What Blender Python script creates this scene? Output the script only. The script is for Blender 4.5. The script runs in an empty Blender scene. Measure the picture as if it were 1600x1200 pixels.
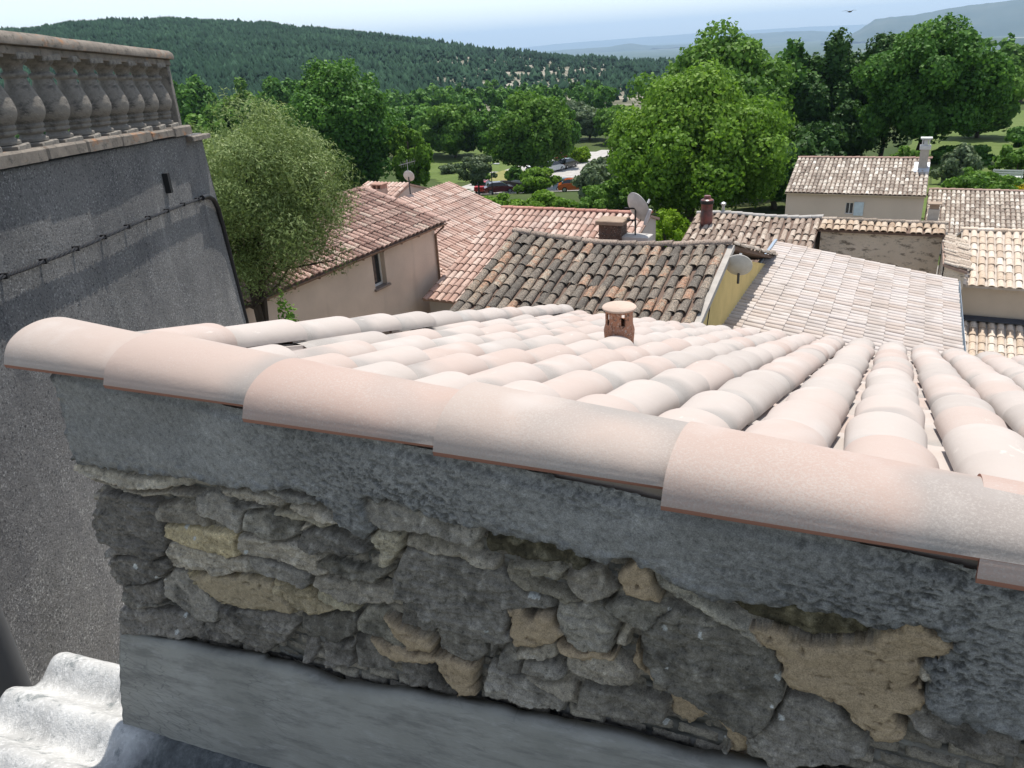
import bpy, math, random
import numpy as np
from mathutils import Vector, Matrix
PI=math.pi; R=math.radians
rng=np.random.default_rng(7); random.seed(7)
S=bpy.context.scene; C=S.collection
# ---------------------------------------------------------------- camera
YAW,PITCH,ROLL,FPX=R(27.8),R(23.70),R(3.43),1210.
def cam_basis():
    fw=np.array([0,math.cos(PITCH),-math.sin(PITCH)]); r0=np.array([1.,0,0]); u0=np.cross(r0,fw)
    r=math.cos(ROLL)*r0-math.sin(ROLL)*u0; u=math.sin(ROLL)*r0+math.cos(ROLL)*u0
    c,s=math.cos(YAW),math.sin(YAW); M=np.array([[c,-s,0],[s,c,0],[0,0,1]])
    return M@r,M@u,M@fw
_r,_u,_f=cam_basis()
cam=bpy.data.cameras.new('camera'); co=bpy.data.objects.new('camera',cam); C.objects.link(co)
cam.sensor_width=36; cam.lens=36*FPX/1600; cam.clip_start=.05; cam.clip_end=60000
m=Matrix.Identity(4)
for i in range(3): m[i][0]=_r[i]; m[i][1]=_u[i]; m[i][2]=-_f[i]
co.matrix_world=m; S.camera=co
# ---------------------------------------------------------------- light
SUN_AZ,SUN_EL=R(-11),R(70)
W=bpy.data.worlds.new('World'); S.world=W; W.use_nodes=True
nt=W.node_tree; bg=nt.nodes['Background']; sky=nt.nodes.new('ShaderNodeTexSky')
sky.sky_type='NISHITA'; sky.sun_disc=False; sky.sun_elevation=SUN_EL; sky.sun_rotation=SUN_AZ
sky.altitude=400; sky.air_density=1.0; sky.dust_density=.6; sky.ozone_density=1.0
hs=nt.nodes.new('ShaderNodeHueSaturation'); hs.inputs['Saturation'].default_value=.58; hs.inputs['Value'].default_value=1.15; nt.links.new(sky.outputs[0],hs.inputs['Color']); nt.links.new(hs.outputs[0],bg.inputs[0]); bg.inputs[1].default_value=.145
sun=bpy.data.lights.new('sun','SUN'); so=bpy.data.objects.new('sun',sun); C.objects.link(so)
sun.energy=4.8; sun.angle=R(.5); sun.color=(1,.95,.885)
sd=Vector((math.sin(SUN_AZ)*math.cos(SUN_EL),math.cos(SUN_AZ)*math.cos(SUN_EL),math.sin(SUN_EL)))
so.rotation_euler=sd.to_track_quat('Z','Y').to_euler(); so.location=sd*30
S.view_settings.view_transform='Standard'; S.view_settings.look='None'; S.view_settings.gamma=1; S.view_settings.exposure=.32
S.render.engine='CYCLES'; S.cycles.max_bounces=6; S.cycles.volume_bounces=0; S.cycles.use_denoising=True
# ---------------------------------------------------------------- helpers
def tag(o,label=None,cat=None,group=None,kind=None):
    if label: o['label']=label
    if cat: o['category']=cat
    if group: o['group']=group
    if kind: o['kind']=kind
    return o
def empty(name,loc,rz=0,label=None,cat=None,group=None):
    o=bpy.data.objects.new(name,None); C.objects.link(o); o.location=loc; o.rotation_euler=(0,0,rz); o.empty_display_size=.3
    return tag(o,label,cat,group)
def link_mesh(name,me,mats,parent=None,smooth=False):
    o=bpy.data.objects.new(name,me); C.objects.link(o)
    for mt in (mats if isinstance(mats,(list,tuple)) else [mats]): me.materials.append(mt)
    if parent: o.parent=parent
    if smooth: me.polygons.foreach_set('use_smooth',[True]*len(me.polygons))
    return o
def np_mesh(name,V,Q,mats,parent=None,smooth=False,attrs=None,col=None,mi=None):
    """V (n,3) verts, Q (m,3 or 4) faces; attrs: dict name->per-vertex float; col: per-vertex rgb"""
    V=np.asarray(V,np.float32); Q=np.asarray(Q,np.int32); k=Q.shape[1]
    me=bpy.data.meshes.new(name); me.vertices.add(len(V)); me.vertices.foreach_set('co',V.ravel())
    me.loops.add(Q.size); me.loops.foreach_set('vertex_index',Q.ravel())
    me.polygons.add(len(Q)); me.polygons.foreach_set('loop_start',np.arange(0,Q.size,k,dtype=np.int32))
    me.polygons.foreach_set('loop_total',np.full(len(Q),k,np.int32))
    if mi is not None: me.polygons.foreach_set('material_index',np.asarray(mi,np.int32))
    if attrs:
        for n,a in attrs.items():
            at=me.attributes.new(n,'FLOAT','POINT'); at.data.foreach_set('value',np.asarray(a,np.float32))
    if col is not None:
        at=me.attributes.new('Col','FLOAT_COLOR','POINT'); at.data.foreach_set('color',np.c_[col,np.ones(len(col))].astype(np.float32).ravel())
    me.update(calc_edges=True)
    return link_mesh(name,me,mats,parent,smooth)
class MB:
    def __init__(s): s.v=[]; s.f=[]
    def add(s,v,f):
        b=len(s.v); s.v+= [tuple(map(float,p)) for p in v]; s.f+=[tuple(b+i for i in q) for q in f]; return s
    def box(s,x0,x1,y0,y1,z0,z1,T=None):
        v=[(x,y,z) for z in (z0,z1) for y in (y0,y1) for x in (x0,x1)]
        if T: v=[T(p) for p in v]
        return s.add(v,[(0,2,3,1),(4,5,7,6),(0,1,5,4),(2,6,7,3),(0,4,6,2),(1,3,7,5)])
    def bev(s,x0,x1,y0,y1,z0,z1,b=.01,T=None):
        # box with chamfered vertical and top edges
        v=[];
        for (z,i) in ((z0,0),(z1-b,0),(z1,b)):
            for (x,y) in ((x0+b,y0),(x1-b,y0),(x1,y0+b),(x1,y1-b),(x1-b,y1),(x0+b,y1),(x0,y1-b),(x0,y0+b)):
                v.append((min(max(x,x0+i),x1-i),min(max(y,y0+i),y1-i),z))
        if T: v=[T(p) for p in v]
        f=[tuple(range(7,-1,-1)),tuple(range(16,24))]
        for k in (0,8):
            for i in range(8): f.append((k+i,k+(i+1)%8,k+8+(i+1)%8,k+8+i))
        return s.add(v,f)
    def tube(s,pts,rad,n=8,cap=True):
        pts=[Vector(p) for p in pts]; rad=rad if isinstance(rad,(list,tuple)) else [rad]*len(pts)
        rings=[]; ref=Vector((0,0,1))
        for i,p in enumerate(pts):
            t=(pts[min(i+1,len(pts)-1)]-pts[max(i-1,0)])
            t=t.normalized() if t.length>1e-9 else Vector((0,0,1))
            rf=Vector((0,0,1)) if abs(t.z)<.95 else Vector((1,0,0))
            a=t.cross(rf).normalized(); b=t.cross(a)
            rings.append([p+(a*math.cos(2*PI*k/n)+b*math.sin(2*PI*k/n))*rad[i] for k in range(n)])
        v=[q for r in rings for q in r]; f=[]
        for i in range(len(pts)-1):
            for k in range(n): f.append((i*n+k,i*n+(k+1)%n,(i+1)*n+(k+1)%n,(i+1)*n+k))
        if cap: f.append(tuple(range(n-1,-1,-1))); f.append(tuple(range((len(pts)-1)*n,len(pts)*n)))
        return s.add(v,f)
    def lathe(s,prof,c=(0,0,0),n=20,T=None):
        v=[(c[0]+r*math.cos(2*PI*k/n),c[1]+r*math.sin(2*PI*k/n),c[2]+z) for r,z in prof for k in range(n)]
        if T: v=[T(p) for p in v]
        f=[(i*n+k,i*n+(k+1)%n,(i+1)*n+(k+1)%n,(i+1)*n+k) for i in range(len(prof)-1) for k in range(n)]
        f.append(tuple(range(n-1,-1,-1))); f.append(tuple(range((len(prof)-1)*n,len(prof)*n)))
        return s.add(v,f)
    def prism(s,poly,x0,x1,T=None):
        # poly in (y,z), extruded along x
        n=len(poly); v=[(x0,y,z) for y,z in poly]+[(x1,y,z) for y,z in poly]
        if T: v=[T(p) for p in v]
        return s.add(v,[tuple(range(n)),tuple(range(2*n-1,n-1,-1))]+[(i,(i+1)%n,n+(i+1)%n,n+i) for i in range(n)])
    def build(s,name,mats,parent=None,smooth=False):
        me=bpy.data.meshes.new(name); me.from_pydata(s.v,[],s.f); me.update()
        o=link_mesh(name,me,mats,parent,smooth)
        if smooth:
            at=None
            try: me.set_sharp_from_angle(angle=R(40))
            except Exception: pass
        return o
# value noise
def vnoise(x,y,seed=0,z=None):
    def h(ix,iy):
        n=(ix*374761393+iy*668265263+seed*1274126177)&0x7fffffff
        n=((n^(n>>13))*1274126177)&0x7fffffff
        return ((n^(n>>16))&0xffff)/65535.
    x=np.asarray(x,float); y=np.asarray(y,float)
    ix=np.floor(x).astype(np.int64); iy=np.floor(y).astype(np.int64); fx=x-ix; fy=y-iy
    fx=fx*fx*(3-2*fx); fy=fy*fy*(3-2*fy)
    a=h(ix,iy)*(1-fx)+h(ix+1,iy)*fx; b=h(ix,iy+1)*(1-fx)+h(ix+1,iy+1)*fx
    return a*(1-fy)+b*fy
def fbm(x,y,oct=4,seed=0,gain=.5):
    s=0;a=1;t=0
    for i in range(oct):
        s=s+a*vnoise(x*2**i+i*17.3,y*2**i-i*9.1,seed+i*31); t+=a; a*=gain
    return s/t*2-1
# ---------------------------------------------------------------- materials
class M:
    def __init__(s,name,rough=.8,spec=.3):
        s.m=bpy.data.materials.new(name); s.m.use_nodes=True; s.t=s.m.node_tree; s.n=s.t.nodes; s.l=s.t.links
        s.b=s.n['Principled BSDF']; s.b.inputs['Roughness'].default_value=rough; s.b.inputs['Specular IOR Level'].default_value=spec
        s.tc=s.n.new('ShaderNodeTexCoord'); s.bumpn=None
    def noise(s,scale,detail=4,rough=.55,stretch=None,dist=0,rot=None):
        n=s.n.new('ShaderNodeTexNoise'); n.inputs['Scale'].default_value=scale; n.inputs['Detail'].default_value=detail; n.inputs['Roughness'].default_value=rough; n.inputs['Distortion'].default_value=dist
        src=s.tc.outputs['Object']
        if rot:
            mp=s.n.new('ShaderNodeMapping'); mp.inputs['Rotation'].default_value=rot; s.l.new(src,mp.inputs[0]); src=mp.outputs[0]
        if stretch:
            mp=s.n.new('ShaderNodeMapping'); mp.inputs['Scale'].default_value=stretch; s.l.new(src,mp.inputs[0]); src=mp.outputs[0]
        s.l.new(src,n.inputs['Vector']); return n.outputs['Fac']
    def vor(s,scale,stretch=None,feature='F1'):
        n=s.n.new('ShaderNodeTexVoronoi'); n.feature=feature; n.inputs['Scale'].default_value=scale
        src=s.tc.outputs['Object']
        if stretch:
            mp=s.n.new('ShaderNodeMapping'); mp.inputs['Scale'].default_value=stretch; s.l.new(src,mp.inputs[0]); src=mp.outputs[0]
        s.l.new(src,n.inputs['Vector']); return n.outputs['Distance']
    def attr(s,name,col=False):
        n=s.n.new('ShaderNodeAttribute'); n.attribute_name=name; return n.outputs['Color' if col else 'Fac']
    def ramp(s,fac,stops,interp='LINEAR'):
        n=s.n.new('ShaderNodeValToRGB'); e=n.color_ramp.elements; n.color_ramp.interpolation=interp
        while len(e)>1: e.remove(e[-1])
        for i,(p,c) in enumerate(stops):
            if not isinstance(c,(tuple,list)): c=(c,c,c)
            el=e[0] if i==0 else e.new(p); el.position=p; el.color=(*c,1)
        s.l.new(fac,n.inputs[0]); return n.outputs[0]
    def mix(s,a,b,fac,mode='MIX'):
        n=s.n.new('ShaderNodeMix'); n.data_type='RGBA'; n.blend_type=mode
        for v,i in ((fac,0),(a,6),(b,7)):
            if isinstance(v,bpy.types.NodeSocket): s.l.new(v,n.inputs[i])
            elif i==0: n.inputs[0].default_value=v
            else: n.inputs[i].default_value=(*v,1) if len(v)==3 else v
        return n.outputs[2]
    def math(s,op,a,b=0):
        n=s.n.new('ShaderNodeMath'); n.operation=op
        for i,v in enumerate((a,b)):
            if isinstance(v,bpy.types.NodeSocket): s.l.new(v,n.inputs[i])
            else: n.inputs[i].default_value=v
        return n.outputs[0]
    def color(s,c):
        if isinstance(c,bpy.types.NodeSocket): s.l.new(c,s.b.inputs['Base Color'])
        else: s.b.inputs['Base Color'].default_value=(*c,1)
        return s
    def bump(s,h,dist=.01,strength=1):
        n=s.n.new('ShaderNodeBump'); n.inputs['Distance'].default_value=dist; n.inputs['Strength'].default_value=strength
        s.l.new(h,n.inputs['Height'])
        if s.bumpn: s.l.new(s.bumpn.outputs[0],n.inputs['Normal'])
        s.bumpn=n; s.l.new(n.outputs[0],s.b.inputs['Normal']); return s
def plain(name,c,rough=.6,metal=0,var=.12,scale=6,bump=0):
    m=M(name,rough); f=m.noise(scale,5)
    m.color(m.ramp(f,[(.3,tuple(x*(1-var) for x in c)),(.7,tuple(min(1,x*(1+var)) for x in c))])); m.b.inputs['Metallic'].default_value=metal
    if bump: m.bump(m.noise(scale*8,5),bump)
    return m.m
def clay(name,stops,patch=None,lichen=0,lc=(.05,.05,.045),rough=.85,scale=1.,spots=0,sc=(.55,.52,.45),bump=.004):
    """roof clay: tint per tile (attribute rnd) + noise, lichen = dark blotches, spots = pale blotches"""
    m=M(name,rough,.25); a=m.attr('rnd'); n1=m.noise(5*scale,4)
    f=m.math('ADD',a,m.math('MULTIPLY',m.math('SUBTRACT',n1,.5),.5)); c=m.ramp(f,stops)
    if patch:
        c=m.mix(c,patch[0],m.ramp(m.noise(patch[1],2,.5),[(patch[2],0.),(patch[2]+.14,patch[3])]))
    if lichen: c=m.mix(c,lc,m.ramp(m.noise(26*scale,7,.7),[(.58-lichen*.22,0.),(.66-lichen*.1,.85)]))
    if spots: c=m.mix(c,sc,m.ramp(m.noise(33*scale,5,.65),[(.62-spots*.1,0.),(.7-spots*.1,.8)]))
    m.color(c)
    if bump: m.bump(m.noise(60*scale,6,.65),bump)
    return m.m
def leafmat(name,c0,c1,c2,trans=.35,rough=.55):
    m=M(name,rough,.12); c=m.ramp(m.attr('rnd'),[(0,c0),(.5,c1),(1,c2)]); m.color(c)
    t=m.n.new('ShaderNodeBsdfTranslucent'); m.l.new(m.mix(c,(.9,1,.35),.5,'MULTIPLY'),t.inputs[0])
    x=m.n.new('ShaderNodeMixShader'); x.inputs[0].default_value=trans
    m.l.new(m.b.outputs[0],x.inputs[1]); m.l.new(t.outputs[0],x.inputs[2]); m.l.new(x.outputs[0],m.n['Material Output'].inputs[0])
    return m.m
HAZE=8e-5
SKY_AZ=[-95,-72,-61.8,-57.3,-55.7,-53.3,-50.4,-48.6,-46.,-43.,-39.,-36.6,-33.3,-30.7,-27.3,-23.8,-20.8,-17.4,-14.4,-9,0,60]
SKY_EL=[.03,.04,.0464,.0459,.0448,.0481,.0493,.0505,.0455,.0387,.0321,.0253,.0155,.0083,-.0019,-.0108,-.0158,-.0224,-.0299,-.06,-.09,-.1]
def sstep(a,b,x):
    t=np.clip((x-a)/(b-a),0,1); return t*t*(3-2*t)
def ground(x,y):
    x=np.asarray(x,float); y=np.asarray(y,float)
    d=np.hypot(x,y)+1e-6; az=np.degrees(np.arctan2(x,y))
    left=np.interp(d,[0,15,30,60,85,105,150,210,300,420],[-6,-7.5,-10,-13.4,-15.2,-18.2,-18.9,-19.5,-23,-26])
    right=np.interp(d,[0,15,30,44,60,75,100,140,200,300,420],[-6,-7.5,-9,-10.2,-10.4,-11.4,-12.6,-13.8,-14.5,-22,-30])
    k=sstep(-5,1.5,az); near=left*(1-k)+right*k
    el=np.interp(az,SKY_AZ,SKY_EL)
    crest=880*el-7
    t=sstep(260,900,d); t2=np.clip((d-260)/640,0,1)
    hill=near*(1-t2)+crest*(.55*t2+.45*t)
    back=sstep(900,1700,d)
    z=np.where(d<260,near,np.where(d<900,near*(1-(.55*t2+.45*t))+crest*(.55*t2+.45*t),crest*(1-back)+(-150)*back))
    return z
STONES=[
(.030,2,[(-1.844,-0.929),(-1.757,-0.929),(-1.682,-0.93),(-1.605,-0.923),(-1.443,-0.896),(-1.439,-0.925),(-1.541,-0.943),(-1.634,-0.961),(-1.702,-0.964),(-1.785,-0.959),(-1.852,-0.958)]),
(.022,2,[(-1.831,-0.975),(-1.773,-0.968),(-1.7,-0.979),(-1.637,-0.97),(-1.561,-0.959),(-1.47,-0.938),(-1.407,-0.929),(-1.413,-0.95),(-1.503,-0.954),(-1.598,-0.984),(-1.681,-0.986),(-1.764,-0.984),(-1.821,-0.988)]),
(.034,0,[(-1.791,-1.011),(-1.683,-0.993),(-1.574,-0.997),(-1.563,-1.102),(-1.582,-1.157),(-1.638,-1.179),(-1.731,-1.179),(-1.83,-1.167),(-1.849,-1.114),(-1.814,-1.048)]),
(.016,2,[(-1.573,-1.006),(-1.511,-0.979),(-1.442,-0.977),(-1.41,-1.003),(-1.41,-1.026),(-1.474,-1.034),(-1.562,-1.044),(-1.58,-1.034)]),
(.022,1,[(-1.427,-0.939),(-1.356,-0.912),(-1.278,-0.948),(-1.285,-0.999),(-1.302,-1.015),(-1.37,-1.004),(-1.426,-0.99)]),
(.026,1,[(-1.338,-0.938),(-1.293,-0.935),(-1.171,-0.906),(-1.174,-0.92),(-1.257,-0.938)]),
(.034,2,[(-1.332,-0.896),(-1.286,-0.885),(-1.194,-0.88),(-1.124,-0.879),(-1.129,-0.904),(-1.171,-0.906),(-1.267,-0.908),(-1.305,-0.911)]),
(.034,2,[(-1.119,-0.883),(-1.057,-0.878),(-0.985,-0.901),(-0.984,-0.909),(-1.042,-0.916),(-1.118,-0.904)]),
(.028,1,[(-1.189,-0.863),(-1.136,-0.856),(-1.036,-0.859),(-1.032,-0.868),(-1.112,-0.877),(-1.174,-0.873)]),
(.026,2,[(-1.171,-0.919),(-1.102,-0.907),(-1.036,-0.912),(-0.987,-0.912),(-1.034,-0.932),(-1.095,-0.929),(-1.164,-0.928)]),
(.02,1,[(-1.279,-0.954),(-1.213,-0.935),(-1.113,-0.934),(-1.111,-0.975),(-1.151,-1.0),(-1.218,-1.004),(-1.279,-0.998)]),
(.012,2,[(-1.124,-0.968),(-1.087,-0.932),(-1.068,-0.933),(-1.102,-0.963)]),
(.026,1,[(-1.108,-0.961),(-1.041,-0.936),(-0.976,-0.94),(-0.922,-0.961),(-0.952,-0.985),(-1.012,-0.988),(-1.113,-1.011),(-1.12,-0.989)]),
(.024,3,[(-1.566,-1.057),(-1.505,-1.045),(-1.432,-1.032),(-1.318,-1.025),(-1.322,-1.09),(-1.36,-1.106),(-1.454,-1.103),(-1.563,-1.09)]),
(.02,2,[(-1.567,-1.112),(-1.51,-1.103),(-1.418,-1.099),(-1.331,-1.098),(-1.296,-1.088),(-1.285,-1.12),(-1.345,-1.15),(-1.427,-1.174),(-1.535,-1.181),(-1.573,-1.186),(-1.579,-1.15)]),
(.027,2,[(-1.307,-1.019),(-1.257,-1.009),(-1.195,-1.006),(-1.14,-0.999),(-1.055,-1.008),(-1.036,-1.055),(-1.074,-1.071),(-1.131,-1.069),(-1.196,-1.062),(-1.3,-1.077),(-1.314,-1.047)]),
(.018,1,[(-1.295,-1.082),(-1.242,-1.072),(-1.099,-1.082),(-1.101,-1.105),(-1.131,-1.123),(-1.21,-1.121),(-1.284,-1.114)]),
(.02,0,[(-1.844,-1.211),(-1.804,-1.183),(-1.731,-1.179),(-1.743,-1.202),(-1.83,-1.228)]),
(.024,0,[(-1.832,-1.233),(-1.757,-1.208),(-1.64,-1.186),(-1.574,-1.167),(-1.594,-1.205),(-1.657,-1.256),(-1.742,-1.296),(-1.832,-1.316),(-1.846,-1.279)]),
(.02,0,[(-1.845,-1.285),(-1.833,-1.32),(-1.744,-1.299),(-1.66,-1.264),(-1.637,-1.31),(-1.683,-1.352),(-1.768,-1.366),(-1.825,-1.342)]),
(.024,0,[(-1.847,-1.356),(-1.818,-1.344),(-1.729,-1.348),(-1.638,-1.334),(-1.668,-1.354),(-1.775,-1.383),(-1.839,-1.378)]),
(.022,0,[(-1.846,-1.4),(-1.816,-1.383),(-1.703,-1.366),(-1.539,-1.355),(-1.477,-1.371),(-1.406,-1.373),(-1.427,-1.397),(-1.553,-1.425),(-1.719,-1.456),(-1.844,-1.481),(-1.85,-1.45)]),
(.016,1,[(-1.649,-1.254),(-1.586,-1.202),(-1.522,-1.187),(-1.461,-1.267),(-1.44,-1.292),(-1.458,-1.331),(-1.54,-1.359),(-1.601,-1.339),(-1.652,-1.308)]),
(.006,3,[(-1.539,-1.195),(-1.435,-1.178),(-1.333,-1.153),(-1.244,-1.131),(-1.234,-1.17),(-1.181,-1.182),(-1.177,-1.223),(-1.257,-1.238),(-1.36,-1.253),(-1.432,-1.264),(-1.495,-1.239)]),
(.014,3,[(-1.234,-1.131),(-1.161,-1.123),(-1.108,-1.124),(-1.096,-1.155),(-1.05,-1.157),(-1.04,-1.162),(-1.111,-1.198),(-1.176,-1.187),(-1.234,-1.17)]),
(.018,2,[(-1.1,-1.122),(-1.057,-1.105),(-0.98,-1.112),(-0.979,-1.139),(-1.044,-1.155),(-1.095,-1.149)]),
(.018,0,[(-1.438,-1.285),(-1.361,-1.257),(-1.192,-1.231),(-1.167,-1.244),(-1.23,-1.316),(-1.305,-1.383),(-1.391,-1.367),(-1.453,-1.336)]),
(.010,0,[(-1.541,-1.363),(-1.461,-1.339),(-1.404,-1.366),(-1.418,-1.391),(-1.533,-1.412)]),
(.02,0,[(-1.159,-1.208),(-1.112,-1.204),(-0.992,-1.149),(-0.979,-1.174),(-1.005,-1.223),(-1.058,-1.26),(-1.086,-1.252),(-1.137,-1.264),(-1.158,-1.235)]),
(.004,0,[(-1.178,-1.31),(-1.145,-1.273),(-1.129,-1.317),(-1.157,-1.359),(-1.183,-1.363)]),
(.01,0,[(-1.107,-1.266),(-1.046,-1.262),(-1.007,-1.236),(-1.028,-1.322),(-1.112,-1.355)]),
(.030,1,[(-0.909,-0.823),(-0.827,-0.82),(-0.757,-0.822),(-0.694,-0.824),(-0.642,-0.829),(-0.644,-0.862),(-0.663,-0.876),(-0.717,-0.877),(-0.792,-0.877),(-0.866,-0.885),(-0.91,-0.874)]),
(.004,4,[(-0.631,-0.835),(-0.562,-0.833),(-0.485,-0.832),(-0.431,-0.842),(-0.42,-0.857),(-0.44,-0.876),(-0.483,-0.875),(-0.523,-0.882),(-0.586,-0.891),(-0.603,-0.887),(-0.629,-0.89),(-0.643,-0.875)]),
(.026,2,[(-0.91,-0.923),(-0.888,-0.895),(-0.847,-0.889),(-0.823,-0.893),(-0.833,-0.932),(-0.877,-0.99),(-0.894,-0.985),(-0.894,-0.949)]),
(.016,2,[(-0.816,-0.896),(-0.774,-0.885),(-0.652,-0.901),(-0.611,-0.903),(-0.612,-0.925),(-0.668,-0.927),(-0.75,-0.921),(-0.822,-0.919)]),
(.028,1,[(-0.828,-0.928),(-0.783,-0.916),(-0.75,-0.924),(-0.668,-0.929),(-0.606,-0.93),(-0.557,-0.957),(-0.506,-0.96),(-0.491,-0.984),(-0.546,-0.997),(-0.59,-1.012),(-0.595,-1.058),(-0.577,-1.077),(-0.614,-1.096),(-0.674,-1.099),(-0.741,-1.099),(-0.821,-1.062),(-0.859,-1.045),(-0.864,-1.007)]),
(.022,2,[(-0.576,-0.891),(-0.544,-0.886),(-0.467,-0.884),(-0.48,-0.908),(-0.525,-0.91),(-0.575,-0.906)]),
(.018,2,[(-0.472,-0.894),(-0.451,-0.875),(-0.398,-0.859),(-0.39,-0.887),(-0.368,-0.896),(-0.387,-0.919),(-0.426,-0.939),(-0.46,-0.918)]),
(.014,2,[(-0.6,-0.909),(-0.579,-0.912),(-0.514,-0.934),(-0.465,-0.933),(-0.433,-0.944),(-0.466,-0.956),(-0.514,-0.953),(-0.556,-0.952),(-0.598,-0.932)]),
(.024,1,[(-0.486,-0.963),(-0.398,-0.934),(-0.364,-0.955),(-0.372,-1.009),(-0.38,-1.04),(-0.432,-1.054),(-0.468,-1.043),(-0.484,-1.02),(-0.491,-0.988)]),
(.016,2,[(-0.36,-0.958),(-0.334,-0.967),(-0.349,-1.019),(-0.372,-1.023)]),
(.024,2,[(-0.578,-1.103),(-0.498,-1.054),(-0.485,-1.059),(-0.488,-1.085),(-0.512,-1.102),(-0.575,-1.123)]),
(.022,2,[(-0.475,-1.071),(-0.432,-1.059),(-0.38,-1.045),(-0.333,-1.07),(-0.329,-1.093),(-0.341,-1.108),(-0.396,-1.115),(-0.458,-1.119),(-0.478,-1.102)]),
(.014,1,[(-0.626,-1.137),(-0.581,-1.084),(-0.576,-1.134),(-0.578,-1.177),(-0.638,-1.179)]),
(.022,1,[(-0.571,-1.132),(-0.513,-1.105),(-0.475,-1.126),(-0.475,-1.139),(-0.524,-1.161),(-0.577,-1.161)]),
(.018,1,[(-0.666,-1.223),(-0.652,-1.179),(-0.583,-1.179),(-0.534,-1.186),(-0.486,-1.204),(-0.487,-1.237),(-0.564,-1.253),(-0.669,-1.264)]),
(.02,2,[(-0.574,-1.181),(-0.515,-1.163),(-0.459,-1.15),(-0.456,-1.186),(-0.477,-1.2),(-0.534,-1.192)]),
(.02,0,[(-0.765,-1.118),(-0.742,-1.104),(-0.651,-1.099),(-0.652,-1.147),(-0.671,-1.17),(-0.725,-1.179),(-0.769,-1.174)]),
(.014,0,[(-0.864,-1.076),(-0.822,-1.073),(-0.759,-1.089),(-0.769,-1.13),(-0.804,-1.131),(-0.855,-1.127)]),
(.02,1,[(-0.992,-1.174),(-0.955,-1.116),(-0.901,-1.115),(-0.841,-1.178),(-0.855,-1.2),(-0.924,-1.196),(-0.991,-1.196)]),
(.024,2,[(-1.088,-1.074),(-1.052,-1.069),(-0.983,-1.059),(-0.87,-1.046),(-0.866,-1.071),(-0.897,-1.092),(-0.993,-1.112),(-1.06,-1.108),(-1.093,-1.098)]),
(.022,0,[(-1.073,-1.031),(-1.042,-1.017),(-1.007,-1.007),(-0.932,-1.012),(-0.862,-0.991),(-0.864,-1.007),(-0.916,-1.041),(-0.993,-1.051),(-1.071,-1.047)]),
(.018,0,[(-0.996,-1.21),(-0.951,-1.194),(-0.899,-1.245),(-0.897,-1.274),(-1.005,-1.315),(-1.01,-1.256)]),
(.014,0,[(-0.882,-1.244),(-0.832,-1.228),(-0.78,-1.228),(-0.766,-1.286),(-0.87,-1.317)]),
(.01,1,[(-0.646,-1.102),(-0.632,-1.102),(-0.641,-1.159),(-0.65,-1.151)]),
(.024,1,[(-0.371,-0.912),(-0.335,-0.901),(-0.266,-0.902),(-0.265,-0.926),(-0.304,-0.964),(-0.371,-0.949),(-0.4,-0.94)]),
(.036,1,[(-0.324,-0.965),(-0.266,-0.902),(-0.214,-0.897),(-0.163,-0.908),(-0.1,-0.927),(-0.077,-0.995),(-0.075,-1.019),(-0.092,-1.077),(-0.114,-1.103),(-0.151,-1.109),(-0.221,-1.08),(-0.292,-1.062),(-0.318,-1.027)]),
(.022,1,[(-0.092,-1.08),(-0.072,-1.024),(-0.023,-1.013),(0.007,-1.021),(0.057,-1.06),(0.062,-1.101),(-0.081,-1.17),(-0.14,-1.131)]),
(.006,4,[(-0.202,-0.858),(-0.167,-0.835),(-0.131,-0.846),(-0.082,-0.83),(-0.034,-0.82),(0.013,-0.82),(0.038,-0.833),(0.033,-0.856),(-0.051,-0.895),(-0.094,-0.884),(-0.146,-0.885)]),
(.022,1,[(-0.331,-0.805),(-0.297,-0.807),(-0.22,-0.858),(-0.164,-0.891),(-0.1,-0.915),(-0.126,-0.925),(-0.191,-0.9),(-0.224,-0.882),(-0.291,-0.863)]),
(.026,2,[(0.104,-0.879),(0.13,-0.858),(0.138,-0.887),(0.123,-0.909),(0.108,-0.91)]),
(.02,0,[(0.092,-0.984),(0.122,-0.954),(0.183,-0.967),(0.254,-0.969),(0.26,-1.005),(0.185,-1.03),(0.115,-1.015)]),
(.02,0,[(-0.445,-1.144),(-0.333,-1.126),(-0.275,-1.129),(-0.279,-1.173),(-0.305,-1.188),(-0.4,-1.197),(-0.458,-1.208)]),
(.012,0,[(-0.149,-1.145),(-0.081,-1.17),(-0.124,-1.233),(-0.184,-1.22)]),
]
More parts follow.
